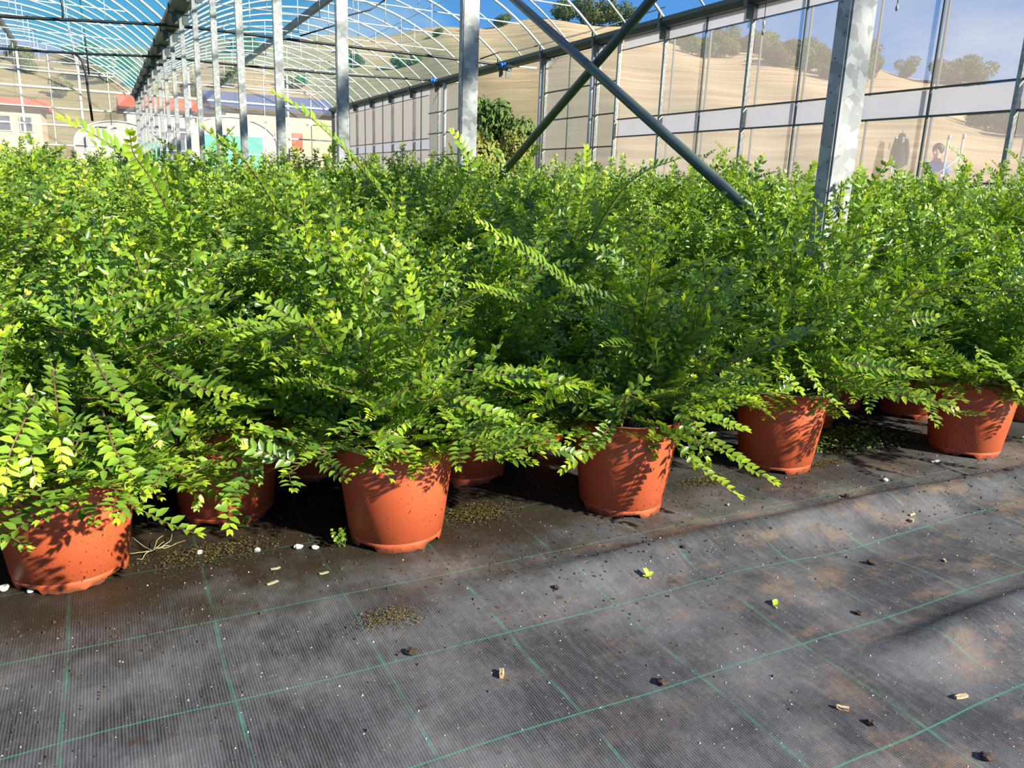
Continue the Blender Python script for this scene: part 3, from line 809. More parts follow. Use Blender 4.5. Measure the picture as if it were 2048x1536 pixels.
hb_ = bmesh.new(); bmesh.ops.create_uvsphere(hb_, u_segments=18, v_segments=12, radius=1.0)
for v in hb_.verts:
    q = Vector((v.co.x * 0.098, v.co.y * 0.118, v.co.z * 0.115)); q += Vector((0, 0.022, 1.70))
    if q.y > 0.09 and q.z < 1.74: q.y = 0.09 + (q.y - 0.09) * 0.1
    if q.z < 1.62: q.z = 1.62 + (q.z - 1.62) * 0.3
    v.co = q
hm_ = bpy.data.meshes.new('hair'); hb_.to_mesh(hm_); hb_.free(); link('hair', hm_, 'hair_dark', per)
fac = MB()
for sx_ in (-1, 1):
    fac.lathe([(0.001, 0.0), (0.010, 0.006), (0.001, 0.012)], 8)
    for i in range(len(fac.v) - 24, len(fac.v)):
        x, y, z = fac.v[i]; fac.v[i] = (x + sx_ * 0.032, y + 0.132, z + 1.655)
fac.build('eye', 'hair_dark', per)
MB().add([(-0.014, 0.128, 1.615), (0.014, 0.128, 1.615), (0, 0.158, 1.618), (0, 0.132, 1.66)], [(0, 1, 2), (1, 3, 2), (3, 0, 2), (0, 3, 1)]).build('nose', 'skin', per)
pol = MB().tube([(-0.55, 0.30, 1.55), (-0.16, 0.36, 1.20), (0.19, 0.29, 0.97), (0.45, 0.2, 0.72)], 0.014, 8).build('pole', 'white_stick')
pol.location = per.location; pol.rotation_euler = per.rotation_euler; tag(pol, 'pale pole held slanting by the person outside the film wall', 'pole')
jp = rowpt(1806, 262, XW + 0.24)
jk = empty('jacket', tuple(jp), math.radians(-54)); jk.scale = (0.74, 0.8, 1.05); tag(jk, 'black jacket hanging from a hook outside the film wall', 'jacket')
skin_body('coat', [(0, 0, -0.03), (0, 0, -0.12), (0, 0, -0.38), (0, 0, -0.64)], [(0, 1), (1, 2), (2, 3)], [(0.03, 0.03), (0.10, 0.05), (0.16, 0.07), (0.17, 0.08)], 1, 'cloth_black', jk, 2)
for sx_ in (-1, 1):
    skin_body('sleeve', [(0.10 * sx_, 0, -0.12), (0.17 * sx_, 0.01, -0.34), (0.17 * sx_, 0.03, -0.58)], [(0, 1), (1, 2)], [0.055, 0.052, 0.048], 0, 'cloth_black', jk, 2)
MB().box(0.02, 0.07, -0.13, -0.115, -0.20, -0.10).build('badge', 'white_stick', jk)
MB().tube([(0, 0, -0.05), (0, 0.02, 0.02), (0.03, 0.05, 0.03)], 0.008, 6).build('hook', 'dark_steel', jk)
for px, l in ((1778, 'thin grey stake outside the film wall, left of the jacket'), (1883, 'thin grey stake outside the film wall, right of the person'), (1912, 'second thin grey stake right of the person outside the wall')):
    b_ = rowpt(px, 370, XW + 1.2)
    st = empty('garden_stake', (b_[0], b_[1], 0)); tag(st, l, 'stake', 'stakes outside the wall')
    MB().tube([(0, 0, 0), (0.01, 0.02, 1.9)], 0.02, 8).build('shaft', 'wall_grey', st)
    MB().lathe([(0.03, 1.88), (0.03, 1.94), (0.001, 1.95)], 8).build('cap', 'wall_grey', st)

# ------------------------------------------------------------------ potted shrubs
LT = np.array([(0, 0, 0), (0.30, -0.44, 0.10), (0.66, -0.34, 0.06), (1.0, 0, -0.06), (0.66, 0.34, 0.06), (0.30, 0.44, 0.10), (0.33, 0, 0.0), (0.70, 0, -0.02)], float)
LF = np.array([(0, 1, 6), (6, 1, 2), (6, 2, 7), (7, 2, 3), (0, 6, 5), (6, 4, 5), (6, 7, 4), (7, 3, 4)], int)
LT2 = np.array([(0, 0, 0), (0.45, -0.42, 0.08), (1, 0, -0.08), (0.45, 0.42, 0.08)], float)
LF2 = np.array([(0, 1, 2), (0, 2, 3)], int)

def nrm(v): return v / (np.linalg.norm(v, axis=-1, keepdims=True) + 1e-12)
def path(start, d, length, rg, droop=0.0, n=9, wob=0.06):
    p = np.array(start, float); d = nrm(np.array(d, float)); out = [p.copy()]; st = length / (n - 1)
    for i in range(n - 1):
        d = nrm(d + np.array([0, 0, -droop]) * st * 10 + rg.normal(size=3) * wob)
        p = p + d * st; out.append(p.copy())
    return np.array(out)
def resample(P, step):
    seg = np.linalg.norm(np.diff(P, axis=0), axis=1); s = np.concatenate([[0], np.cumsum(seg)])
    q = np.arange(step * 0.5, s[-1], step)
    C = np.stack([np.interp(q, s, P[:, i]) for i in range(3)], 1)
    T = nrm(np.stack([np.interp(np.minimum(q + step, s[-1]), s, P[:, i]) - np.interp(np.maximum(q - step, 0), s, P[:, i]) for i in range(3)], 1))
    return C, T, q / s[-1], s[-1]
def leaf_frames(P, rg, step=0.0098, size=0.021, base=0.35, start=0.0, tipgain=0.5, nref=None, flat=False):
    """opposite pairs of leaves along a shoot, flattened into a plane when the shoot lies down"""
    C, T, u, L = resample(P, step)
    k = u >= start; C, T, u = C[k], T[k], u[k]
    if len(C) == 0: return None
    n = len(C)
    up = np.array([0, 0, 1.0]) if nref is None else np.array(nref, float)
    up = nrm(up + rg.normal(size=3) * (0.12 if flat else 0.35))
    Nn = up - T * (T @ up)[:, None]
    bad = np.linalg.norm(Nn, axis=1) < 0.15
    Nn[bad] = np.cross(T[bad], np.array([0.3, 0.8, 0.1]))
    Nn = nrm(Nn)
    steep = (np.abs(T[:, 2]) > 0.62) & (not flat)
    B = np.cross(Nn, T)
    alt = (np.arange(n) % 2 == 1) & steep
    N2 = np.where(alt[:, None], B, Nn); B2 = np.where(alt[:, None], -Nn, B)
    tip = np.clip((u - 0.72) / 0.28, 0, 1) ** 1.5
    res = []
    for s in (-1, 1):
        al = np.radians(62 - 30 * tip + rg.normal(size=n) * 9)
        lift = 0.25 + rg.normal(size=n) * 0.16 + 0.15 * tip
        D = nrm(np.cos(al)[:, None] * T + s * np.sin(al)[:, None] * B2 + lift[:, None] * N2)
        NN = nrm(N2 - D * np.sum(N2 * D, 1)[:, None] + rg.normal(size=(n, 3)) * 0.12)
        NN = nrm(NN - D * np.sum(NN * D, 1)[:, None])
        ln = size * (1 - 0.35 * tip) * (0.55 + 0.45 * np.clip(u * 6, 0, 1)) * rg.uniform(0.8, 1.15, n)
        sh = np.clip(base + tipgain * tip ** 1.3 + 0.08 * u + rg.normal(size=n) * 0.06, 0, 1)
        res.append((C, D, NN, ln, sh))
    # terminal pair
    for s in (-1, 1):
        D = nrm(T[-1:] + s * 0.35 * B2[-1:] + 0.1 * N2[-1:]); NN = nrm(N2[-1:] - D * np.sum(N2[-1:] * D, 1)[:, None])
        res.append((P[-1:] * 1.0, D, NN, np.array([size * 0.62]), np.array([min(1, base + tipgain + 0.12)])))
    return [np.concatenate([r[i] for r in res]) for i in range(5)]
def stem_geo(P, r0, r1, n=4):
    T = nrm(np.gradient(P, axis=0)); k = len(P)
    a_ = nrm(np.cross(T, np.array([0.31, 0.22, 0.92]))); b_ = np.cross(a_, T)
    rr = np.linspace(r0, r1, k)[:, None]
    V_ = np.concatenate([P + rr * (math.cos(q) * a_ + math.sin(q) * b_) for q in np.arange(n) * 2 * math.pi / n])
    V_ = V_.reshape(n, k, 3).transpose(1, 0, 2).reshape(-1, 3)
    f = []
    for i in range(k - 1):
        for j in range(n):
            p0, p1, p2, p3 = i * n + j, i * n + (j + 1) % n, (i + 1) * n + (j + 1) % n, (i + 1) * n + j
            f += [(p0, p1, p2), (p0, p2, p3)]
    return V_, np.array(f)
def leaf_geo(fr, tmpl=LT, tf=LF, wid=0.54):
    C, D, NN, ln, sh = fr; W_ = np.cross(NN, D)
    q = (C[:, None, :] + ln[:, None, None] * (tmpl[None, :, 0, None] * D[:, None, :] + wid * tmpl[None, :, 1, None] * W_[:, None, :] + tmpl[None, :, 2, None] * NN[:, None, :]))
    nv = len(tmpl)
    return q.reshape(-1, 3), (np.arange(len(C))[:, None, None] * nv + tf[None]).reshape(-1, 3), np.repeat(sh, nv)

def shrub(seed, H=0.46, RAD=0.34, nst=40, leafsize=0.0245, step=0.0118, twig_gap=0.032, skirt=8):
    """frames of all leaves and the stem tubes of one shrub; origin at the soil centre"""
    rg = np.random.RandomState(seed); frs = []; sts = []
    for i in range(nst + skirt):
        az = i * 2.39996 + rg.uniform(-0.3, 0.3)
        if i < nst:
            f = ((i * 0.618034) % 1.0)
            if f < 0.42: elv = math.radians(rg.uniform(2, 30))
            elif f < 0.76: elv = math.radians(rg.uniform(28, 58))
            else: elv = math.radians(rg.uniform(55, 88))
            w = math.sin(elv) ** 1.3
            ln = (RAD * (1 - w) + H * w) * rg.uniform(0.72, 1.12)
            dr = rg.uniform(0.05, 0.30) if elv < 0.6 else rg.uniform(0.0, 0.22)
            lift = 0.30 if elv < 0.5 else 0.1
            r0 = rg.uniform(0.01, 0.07)
        else:
            elv = math.radians(rg.uniform(0, 30)); ln = rg.uniform(0.12, 0.20); dr = rg.uniform(0.2, 0.5); lift = 0.35; r0 = rg.uniform(0.04, 0.08)
        d = np.array([math.cos(az) * math.cos(elv), math.sin(az) * math.cos(elv), math.sin(elv) + lift])
        st = np.array([math.cos(az), math.sin(az), 0]) * r0
        P = path(st, d, ln, rg, dr, 11, 0.05)
        sts.append((P, 0.0024, 0.0009))
        fr = leaf_frames(P, rg, step, leafsize, rg.uniform(0.34, 0.54), 0.12)
        if fr: frs.append(fr)
        C, T, u, L = resample(P, twig_gap)
        for j in range(len(C)):
            if u[j] < 0.10: continue
            up = np.array([0, 0, 1.0]); B = nrm(np.cross(T[j], up) + rg.normal(size=3) * 0.3)
            s = 1 if j % 2 else -1
            dd = nrm(T[j] * rg.uniform(0.4, 1.0) + s * B * rg.uniform(0.5, 1.0) + up * rg.uniform(-0.25, 0.35))
            tl = rg.uniform(0.06, 0.17) * (1.15 - 0.5 * u[j])
            Q = path(C[j], dd, tl, rg, rg.uniform(-0.1, 0.25), 5, 0.06)
            sts.append((Q, 0.0012, 0.0006))
            fr = leaf_frames(Q, rg, step, leafsize * rg.uniform(0.8, 1.0), rg.uniform(0.26, 0.58), 0.10)
            if fr: frs.append(fr)
    return [np.concatenate([f_[i] for f_ in frs]) for i in range(5)], sts
def shrub_mesh(name, fr, sts, tmpl=LT, tf=LF, stems=True):
    Vl, Fl, Sl = leaf_geo(fr, tmpl, tf)
    Vs, Fs = [Vl], [Fl]; off = len(Vl); ns = 0
    if stems:
        for (P, r0, r1) in sts:
            v, f = stem_geo(P, r0, r1, 4 if r0 > 0.002 else 3); Vs.append(v); Fs.append(f + off); off += len(v); ns += len(f)
    V_ = np.concatenate(Vs); F_ = np.concatenate(Fs)
    mi = np.concatenate([np.zeros(len(Fl), int), np.ones(ns, int)])
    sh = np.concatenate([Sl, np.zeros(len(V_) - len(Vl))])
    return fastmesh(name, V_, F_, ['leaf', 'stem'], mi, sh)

# pot
POT_H = 0.226
def pot_meshes():
    n = 72; r_ = random.Random(4)
    mb = MB()
    prof = [(0.0955, 0.0), (0.0965, 0.012), (0.0975, 0.0185), (0.0962, 0.0195), (0.0985, 0.021), (0.1195, 0.186), (0.1187, 0.1875), (0.1197, 0.189), (0.1212, 0.2), (0.1235, 0.2235), (0.1265, 0.2235), (0.1272, 0.2255), (0.1262, POT_H)]
    mb.lathe(prof, n)
    teeth = [0.0] * n
    for c0 in (6, 24, 42, 60):
        for j in range(c0, c0 + 5): teeth[j % n] = 0.010
    for j in range(n):
        if teeth[j] == 0: teeth[j] = r_.choice([0, 0, 0.001, 0.003])
        x, y, z = mb.v[j]; mb.v[j] = (x, y, teeth[j])
    body = mb.mesh('pot'); body.materials.append(MAT['pot_plastic'])
    ip = [(0.1262, POT_H), (0.1215, POT_H), (0.1205, POT_H - 0.004), (0.1165, 0.17)]
    lip = MB().lathe(ip, 48).mesh('inner_lip'); lip.materials.append(MAT['grey_lip'])
    v = [(0, 0, 0.203)]; f = []
    rr = np.random.RandomState(2)
    for k2, r in enumerate((0.04, 0.08, 0.1185)):
        for j in range(24):
            v.append((r * math.cos(j * math.pi / 12), r * math.sin(j * math.pi / 12), 0.2 + rr.uniform(-0.005, 0.006)))
    for j in range(24):
        f.append((0, 1 + j, 1 + (j + 1) % 24))
        for k2 in range(2): f.append((1 + k2 * 24 + j, 1 + (k2 + 1) * 24 + j, 1 + (k2 + 1) * 24 + (j + 1) % 24, 1 + k2 * 24 + (j + 1) % 24))
    soil = MB().add(v, f, True).mesh('soil'); soil.materials.append(MAT['soil'])
    # plain floor of the pot
    return body, lip, soil
POT, LIP, SOIL = pot_meshes()
LEAFV = []
for s in (0.30, 0.45, 0.60, 0.78, 0.95):
    me = fastmesh('leaf', LT * np.array([1, 0.56, 1]), LF, ['leaf'], None, np.full(len(LT), s)); LEAFV.append((s, me))
def potted(loc, rz, foliage, label, group=None, tilt=(0, 0), potted_parts=True):
    o_ = empty('potted_shrub', loc, rz); o_.rotation_euler = (tilt[0], tilt[1], rz)
    tag(o_, label, 'potted plant', group)
    p = inst('pot', POT, o_)
    if potted_parts: inst('inner_lip', LIP, p); inst('soil', SOIL, p)
    f = inst('foliage', foliage, o_, (0, 0, 0.2)); f['kind'] = 'stuff'
    return o_
def hero_branch(root, P, seed, size=0.0265, base=0.56, tipgain=0.34, step=0.0128, nref=None):
    """one separate shoot with each leaf its own object; P in world coordinates"""
    rg = np.random.RandomState(seed)
    inv = (Matrix.Translation(root.location) @ root.rotation_euler.to_matrix().to_4x4()).inverted()
    Pl = np.array([inv @ Vector(q) for q in P])
    # smooth the drawn line
    s = np.linspace(0, 1, len(Pl)); ss = np.linspace(0, 1, 13)
    Q = np.stack([np.interp(ss, s, Pl[:, i]) for i in range(3)], 1)
    for _ in range(3): Q[1:-1] = (Q[:-2] + 2 * Q[1:-1] + Q[2:]) / 4
    o0 = Q[0].copy(); Q = Q - o0
    v, f = stem_geo(Q, 0.0019, 0.0008, 5)
    b_ = inst('branch', fastmesh('branch', v, f, ['stem']), root, tuple(o0))
    nr_ = None
    if nref is not None: nr_ = inv.to_3x3() @ Vector(nref)
    fr = leaf_frames(Q, rg, step, size, base, 0.04, tipgain, nr_, nref is not None)
    C, D, NN, ln, sh = fr
    Wd = np.cross(NN, D)
    for i in range(len(C)):
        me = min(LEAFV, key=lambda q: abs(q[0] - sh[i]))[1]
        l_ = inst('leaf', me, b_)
        mtx = Matrix(((D[i][0] * ln[i], Wd[i][0] * ln[i], NN[i][0] * ln[i], C[i][0]), (D[i][1] * ln[i], Wd[i][1] * ln[i], NN[i][1] * ln[i], C[i][1]), (D[i][2] * ln[i], Wd[i][2] * ln[i], NN[i][2] * ln[i], C[i][2]), (0, 0, 0, 1)))
        l_.matrix_basis = mtx
    return len(C)

def base_at(px, py, r=0.093):
    g = ground(px, py); d = nrm(np.array([g[0], g[1]])); return (g[0] + d[0] * r, g[1] + d[1] * r, 0.0)
front = [
    # px, py of the foot's front edge, seed, H, RAD, stems, label
    ((150, 1183), 21, 0.46, 0.28, 42, 'potted shrub in the orange pot at the lower left corner of the bed'),
    ((458, 1054), 22, 0.45, 0.29, 42, 'potted shrub with sprays hanging straight down, second pot from the left corner'),
    ((792, 1106), 23, 0.41, 0.27, 42, 'potted shrub in the frontmost fully visible orange pot, near the middle'),
    ((1238, 1037), 24, 0.43, 0.27, 42, 'potted shrub whose long sprays trail over its orange pot onto the ground cover'),
    ((1545, 947), 25, 0.48, 0.30, 42, 'potted shrub in the sunlit orange pot left of the clump of ground weeds'),
    ((1922, 914), 26, 0.46, 0.32, 42, 'potted shrub in the orange pot at the far right of the front row'),
    ((632, 965), 27, 0.47, 0.34, 40, 'potted shrub whose dark pot stands in shade left of the frontmost pot'),
    ((932, 972), 28, 0.46, 0.33, 40, 'potted shrub whose pot shows just right of and behind the frontmost pot'),
    ((1060, 897), 29, 0.52, 0.34, 40, 'potted shrub whose pot stands back between the two front pots in the middle'),
    ((1598, 862), 30, 0.58, 0.35, 40, 'potted shrub whose pot edge peeks out right behind the sunlit pot'),
    ((1660, 822), 31, 0.57, 0.35, 38, 'potted shrub with a small bit of pot foot visible above the ground weeds'),
    ((1815, 838), 32, 0.55, 0.34, 38, 'potted shrub whose dark pot stands just left behind the far right pot'),
]
roots = []; used = []
for (p, sd_, H, RAD, ns, lab) in front:
    loc = base_at(*p)
    fr, sts = shrub(sd_, H, RAD, ns)
    tl = (0, 0)
    o_ = potted(loc, rnd.uniform(0, 6.28), shrub_mesh('foliage', fr, sts), lab, 'potted shrubs', tl)
    roots.append(o_); used.append(loc[:2])

# hand-placed shoots on the front plants: plant index, picture polyline, distances
H_ = [
    (0, [(205, 820), (225, 895), (250, 935), (287, 985)], (1.42, 1.34, 1.32, 1.31), (0.3, -0.8, 0.5)),
    (0, [(105, 740), (112, 800), (120, 860), (122, 930)], (1.42, 1.35, 1.32, 1.32), (0.2, -0.9, 0.4)),
    (0, [(70, 790), (45, 850), (20, 900), (5, 970)], (1.36, 1.28, 1.25, 1.25), (0.2, -0.9, 0.4)),
    (0, [(60, 800), (55, 860), (62, 910), (70, 955)], (1.38, 1.31, 1.30, 1.30), (0.2, -0.9, 0.4)),
    (0, [(180, 700), (215, 770), (255, 800), (315, 880)], (1.45, 1.36, 1.35, 1.36), (0.2, -0.7, 0.7)),
    (1, [(385, 830), (390, 900), (391, 950), (392, 1008)], (1.62, 1.53, 1.53, 1.53), (0.3, -0.95, 0.1)),
    (1, [(455, 800), (475, 860), (490, 905), (515, 958)], (1.62, 1.53, 1.52, 1.53), (0.3, -0.9, 0.3)),
    (1, [(470, 780), (500, 840), (530, 880), (560, 922)], (1.62, 1.54, 1.54, 1.55), (0.3, -0.8, 0.4)),
    (1, [(530, 760), (560, 800), (580, 835), (600, 880)], (1.66, 1.60, 1.60, 1.61), (0.3, -0.8, 0.4)),
    (1, [(300, 720), (330, 745), (390, 775), (460, 790)], (1.55, 1.44, 1.40, 1.38), (0.2, -0.6, 0.8)),
    (2, [(825, 790), (815, 830), (780, 870), (755, 932)], (1.55, 1.47, 1.44, 1.44), (0.3, -0.9, 0.3)),
    (2, [(700, 780), (660, 820), (640, 860), (592, 912)], (1.58, 1.53, 1.51, 1.50), (0.2, -0.9, 0.4)),
    (2, [(730, 790), (670, 785), (610, 772), (538, 766)], (1.60, 1.56, 1.52, 1.48), (0.1, -0.72, 0.68)),
    (2, [(930, 740), (1010, 750), (1090, 762), (1170, 772)], (1.62, 1.60, 1.60, 1.62), (0.1, -0.72, 0.68)),
    (2, [(900, 790), (960, 820), (1010, 840), (1062, 862)], (1.55, 1.52, 1.53, 1.55), (0.2, -0.6, 0.8)),
    (2, [(880, 810), (900, 850), (935, 875), (985, 885)], (1.55, 1.46, 1.46, 1.48), (0.3, -0.7, 0.6)),
    (3, [(1255, 770), (1240, 830), (1190, 890), (1128, 940)], (1.80, 1.70, 1.66, 1.64), (0.2, -0.6, 0.8)),
    (3, [(1290, 800), (1330, 870), (1390, 930), (1475, 992)], (1.80, 1.72, 1.70, 1.68), (0.15, -0.75, 0.6)),
    (3, [(1330, 800), (1400, 865), (1470, 920), (1548, 965)], (1.84, 1.80, 1.79, 1.78), (0.15, -0.75, 0.6)),
    (3, [(1310, 740), (1370, 790), (1440, 815), (1500, 800)], (1.84, 1.80, 1.80, 1.82), (0.1, -0.5, 0.9)),
    (3, [(1290, 760), (1350, 800), (1420, 840), (1490, 860)], (1.80, 1.74, 1.74, 1.76), (0.1, -0.5, 0.9)),
    (3, [(1210, 640), (1130, 560), (1040, 500), (960, 448)], (1.80, 1.70, 1.62, 1.56), (0.1, -0.6, 0.8)),
    (3, [(1170, 640), (1090, 615), (1010, 590), (945, 575)], (1.80, 1.70, 1.62, 1.56), (0.1, -0.6, 0.8)),
    (4, [(1590, 690), (1610, 730), (1640, 780), (1690, 828)], (2.10, 2.02, 2.00, 2.00), (0.1, -0.6, 0.8)),
    (4, [(1640, 740), (1730, 775), (1820, 795), (1900, 808)], (2.12, 2.10, 2.10, 2.12), (-0.35, -0.7, 0.6)),
    (4, [(1600, 710), (1680, 725), (1760, 735), (1850, 748)], (2.10, 2.06, 2.06, 2.08), (-0.35, -0.7, 0.6)),
    (4, [(1540, 700), (1560, 740), (1575, 765), (1600, 785)], (2.10, 2.00, 1.98, 1.98), (0.0, -0.6, 0.8)),
    (5, [(1950, 690), (1980, 730), (2010, 755), (2035, 785)], (2.25, 2.18, 2.16, 2.16), (0.0, -0.6, 0.8)),
    (6, [(790, 420), (700, 310), (630, 240), (550, 188)], (1.95, 1.85, 1.80, 1.78), (0.0, -0.5, 0.8)),
    (6, [(620, 700), (560, 690), (500, 680), (440, 665)], (1.75, 1.66, 1.60, 1.56), (0.0, -0.5, 0.9)),
    (7, [(900, 420), (945, 340), (930, 300), (905, 268)], (1.95, 1.90, 1.88, 1.87), (0.0, -0.6, 0.7)),
    (7, [(860, 720), (840, 660), (828, 600), (820, 560)], (1.62, 1.58, 1.57, 1.56), (0.3, -0.9, 0.2)),
    (8, [(1180, 480), (1240, 380), (1290, 340), (1352, 320)], (2.10, 2.0, 1.98, 1.98), (0.0, -0.6, 0.8)),
    (8, [(1150, 480), (1165, 400), (1175, 350), (1172, 300)], (2.10, 2.0, 1.98, 1.98), (0.0, -0.9, 0.2)),
    (9, [(1560, 480), (1590, 420), (1610, 370), (1625, 330)], (2.40, 2.3, 2.3, 2.3), (0.0, -0.9, 0.4)),
    (1, [(340, 420), (290, 340), (210, 280), (128, 240)], (1.72, 1.66, 1.62, 1.60), (0.0, -0.6, 0.8)),
    (1, [(350, 450), (300, 350), (265, 310), (260, 270)], (1.72, 1.64, 1.60, 1.58), (0.0, -0.9, 0.3)),
    (1, [(560, 430), (500, 330), (450, 290), (408, 258)], (1.78, 1.72, 1.70, 1.68), (0.0, -0.6, 0.8)),
    (0, [(250, 640), (330, 625), (400, 610), (470, 590)], (1.55, 1.45, 1.42, 1.40), (0.0, -0.6, 0.8)),
    (2, [(760, 650), (640, 640), (560, 660), (480, 680)], (1.60, 1.54, 1.50, 1.48), (0.0, -0.5, 0.9)),
]
cnt = {}
for i, (pi, pl, ds, nref) in enumerate(H_):
    if cnt.get(pi, 0) > 300: continue
    P = [at(q[0], q[1], d) for q, d in zip(pl, ds)]
    cnt[pi] = cnt.get(pi, 0) + hero_branch(roots[pi], P, 100 + i, nref=nref)

# the rest of the bed
variants = []
for i in range(6):
    fr, sts = shrub(60 + i, 0.58 + 0.02 * (i % 3), 0.36, 42, skirt=3)
    variants.append(shrub_mesh('foliage', fr, sts))
far_variants = []
for i in range(3):
    fr, sts = shrub(80 + i, 0.61, 0.36, 32, leafsize=0.027, step=0.015, twig_gap=0.036, skirt=0)
    far_variants.append(shrub_mesh('foliage', fr, sts, LT2, LF2))
rg = np.random.RandomState(5)
cand = []
j = 0
y = 1.62
posts_xy = [(XR + 0.055, 1.88 + 3 * k2) for k2 in range(0, 16)]
while y < 14:
    for k2 in range(-4, 34):
        x = -0.9 + k2 * 0.43 + (0.215 if j % 2 else 0) + rg.uniform(-0.05, 0.05); yy = y + rg.uniform(-0.05, 0.05)
        if x > XW - 0.5: continue
        if x < -0.10 * yy - 0.42 or x > 1.86 * yy + 0.45: continue
        if any((x - a_[0]) ** 2 + (yy - a_[1]) ** 2 < 0.30 ** 2 for a_ in used): continue
        if any((x - a_[0]) ** 2 + (yy - a_[1]) ** 2 < 0.22 ** 2 for a_ in posts_xy): continue
        if yy < 1.9 and x < 2.4 and x > -0.3: continue
        if yy < 1.5 and x < 2.6: continue
        cand.append((math.hypot(x, yy), x, yy, j))
    y += 0.40; j += 1
for (x, yy) in ((2.83, 1.50), (-0.47, 1.72)): cand.append((math.hypot(x, yy), x, yy, -1))
cand.sort()
NIND = 285
rows = {}
for (d, x, yy, j) in cand[:NIND]: rows.setdefault(j, []).append(x)
rk = sorted(q for q in rows if q >= 0)
for i, (d, x, yy, j) in enumerate(cand[:NIND]):
    me = variants[rg.randint(6)] if d < 5.0 else far_variants[rg.randint(3)]
    if j < 0: lab = 'green shrub cut by the right edge of the picture, front row' if x > 0 else 'green shrub cut by the left edge of the picture, behind the corner pot'
    else: lab = 'green shrub in the %s row behind the front pots, %s from the left' % (ORD[rk.index(j)], ORD[sorted(rows[j]).index(x)])
    o_ = potted((x, yy, 0), rg.uniform(0, 6.28), me, lab, 'potted shrubs', potted_parts=d < 4)
    sc_z = rg.uniform(0.94, 1.08) * float(np.interp(d, (1.8, 2.6, 4.5), (0.80, 0.90, 1.08)) * np.interp(x, (0.5, 3.0), (0.95, 1.08)))
    o_.children[1 if o_.children[1].name.startswith('foliage') else 0].scale = (1, 1, sc_z)
rmax = cand[NIND][0]
# everything farther off as one mass
fr, _ = shrub(90, 0.60, 0.36, 18, leafsize=0.040, step=0.026, twig_gap=0.06, skirt=0)
Vl, Fl, Sl = leaf_geo(fr, LT2, LF2)
VV, FF, SS = [], [], []; off = 0
y = 3.0
while y < Y1 - 0.5:
    st = 0.42 if y < 14 else 0.62
    x = -0.10 * y - 1.0
    while x < min(XW - 0.75, 1.9 * y + 0.5):
        xx, yy = x + rg.uniform(-0.1, 0.1), y + rg.uniform(-0.1, 0.1)
        if math.hypot(xx, yy) > rmax and not any((xx - a_[0]) ** 2 + (yy - a_[1]) ** 2 < 0.04 for a_ in posts_xy):
            q = rg.uniform(0, 6.28); c1, s1 = math.cos(q), math.sin(q); sc_ = rg.uniform(0.9, 1.2) * (1.0 if y < 14 else 1.25)
            n = len(Fl) if y < 14 else len(Fl) // 2
            keepf = np.arange(len(Fl)) if y < 14 else np.concatenate([np.arange(0, len(Fl), 4), np.arange(1, len(Fl), 4)])
            Vr = np.stack([c1 * Vl[:, 0] - s1 * Vl[:, 1], s1 * Vl[:, 0] + c1 * Vl[:, 1], Vl[:, 2] * rg.uniform(0.9, 1.1) / (1.0 if y < 14 else 1.0)], 1) * np.array([sc_, sc_, 1.0]) + [xx, yy, 0.2]
            VV.append(Vr); FF.append(Fl[keepf] + off); SS.append(Sl); off += len(Vr)
        x += st
    y += st
me = fastmesh('far_shrubs', np.concatenate(VV), np.concatenate(FF), ['leaf'], None, np.concatenate(SS))
o_ = inst('far_shrubs', me); tag(o_, 'mass of green shrubs stretching away to the far gable', 'shrubs', kind='stuff')
print('leaves/plant', len(fr[0]), 'tris', sum(len(m_.polygons) for m_ in bpy.data.meshes)); print('plants', len(cand), 'rmax', rmax, 'far tris', sum(len(f_) for f_ in FF), 'front leaves', cnt)

# ------------------------------------------------------------------ litter on the ground cover
def rock(name, px, py, s, mat, label, cat, flat=0.6, group=None):
    g = ground(px, py); r_ = random.Random(px * 7 + py)
    bm = bmesh.new(); bmesh.ops.create_icosphere(bm, subdivisions=2, radius=1.0)
    for v in bm.verts:
        k_ = 1 + r_.uniform(-0.22, 0.22); v.co = Vector((v.co.x * s * k_ * 1.2, v.co.y * s * k_, (v.co.z * flat + flat * 0.8) * s * k_))
    me = bpy.data.meshes.new(name); bm.to_mesh(me); bm.free(); me.materials.append(MAT[mat])
    o_ = inst(name, me, None, (g[0], g[1], float(relief(g[0], g[1])))); o_.rotation_euler = (0, 0, r_.uniform(0, 6)); tag(o_, label, cat, group); return o_
rock('pebble', 597, 1097, 0.0075, 'pebble_white', 'left of two white pebbles lying side by side left of the frontmost pot', 'pebble')
rock('pebble', 630, 1097, 0.0065, 'pebble_white', 'right of two white pebbles lying side by side left of the frontmost pot', 'pebble')
rock('pebble', 514, 1103, 0.006, 'pebble_white', 'small white pebble between the second pot and the two paired pebbles', 'pebble')
rock('pebble', 8, 1180, 0.008, 'pebble_white', 'flat white pebble at the left edge by the corner pot', 'pebble')
rock('pebble', 62, 1184, 0.006, 'pebble_white', 'white pebble against the foot of the corner pot', 'pebble')
rock('pebble', 1771, 962, 0.007, 'pebble_white', 'white pebble in front of the far right pot', 'pebble')
rock('pebble', 400, 1107, 0.006, 'pebble_white', 'dull pale crumb in the soil right of the corner pot', 'pebble')
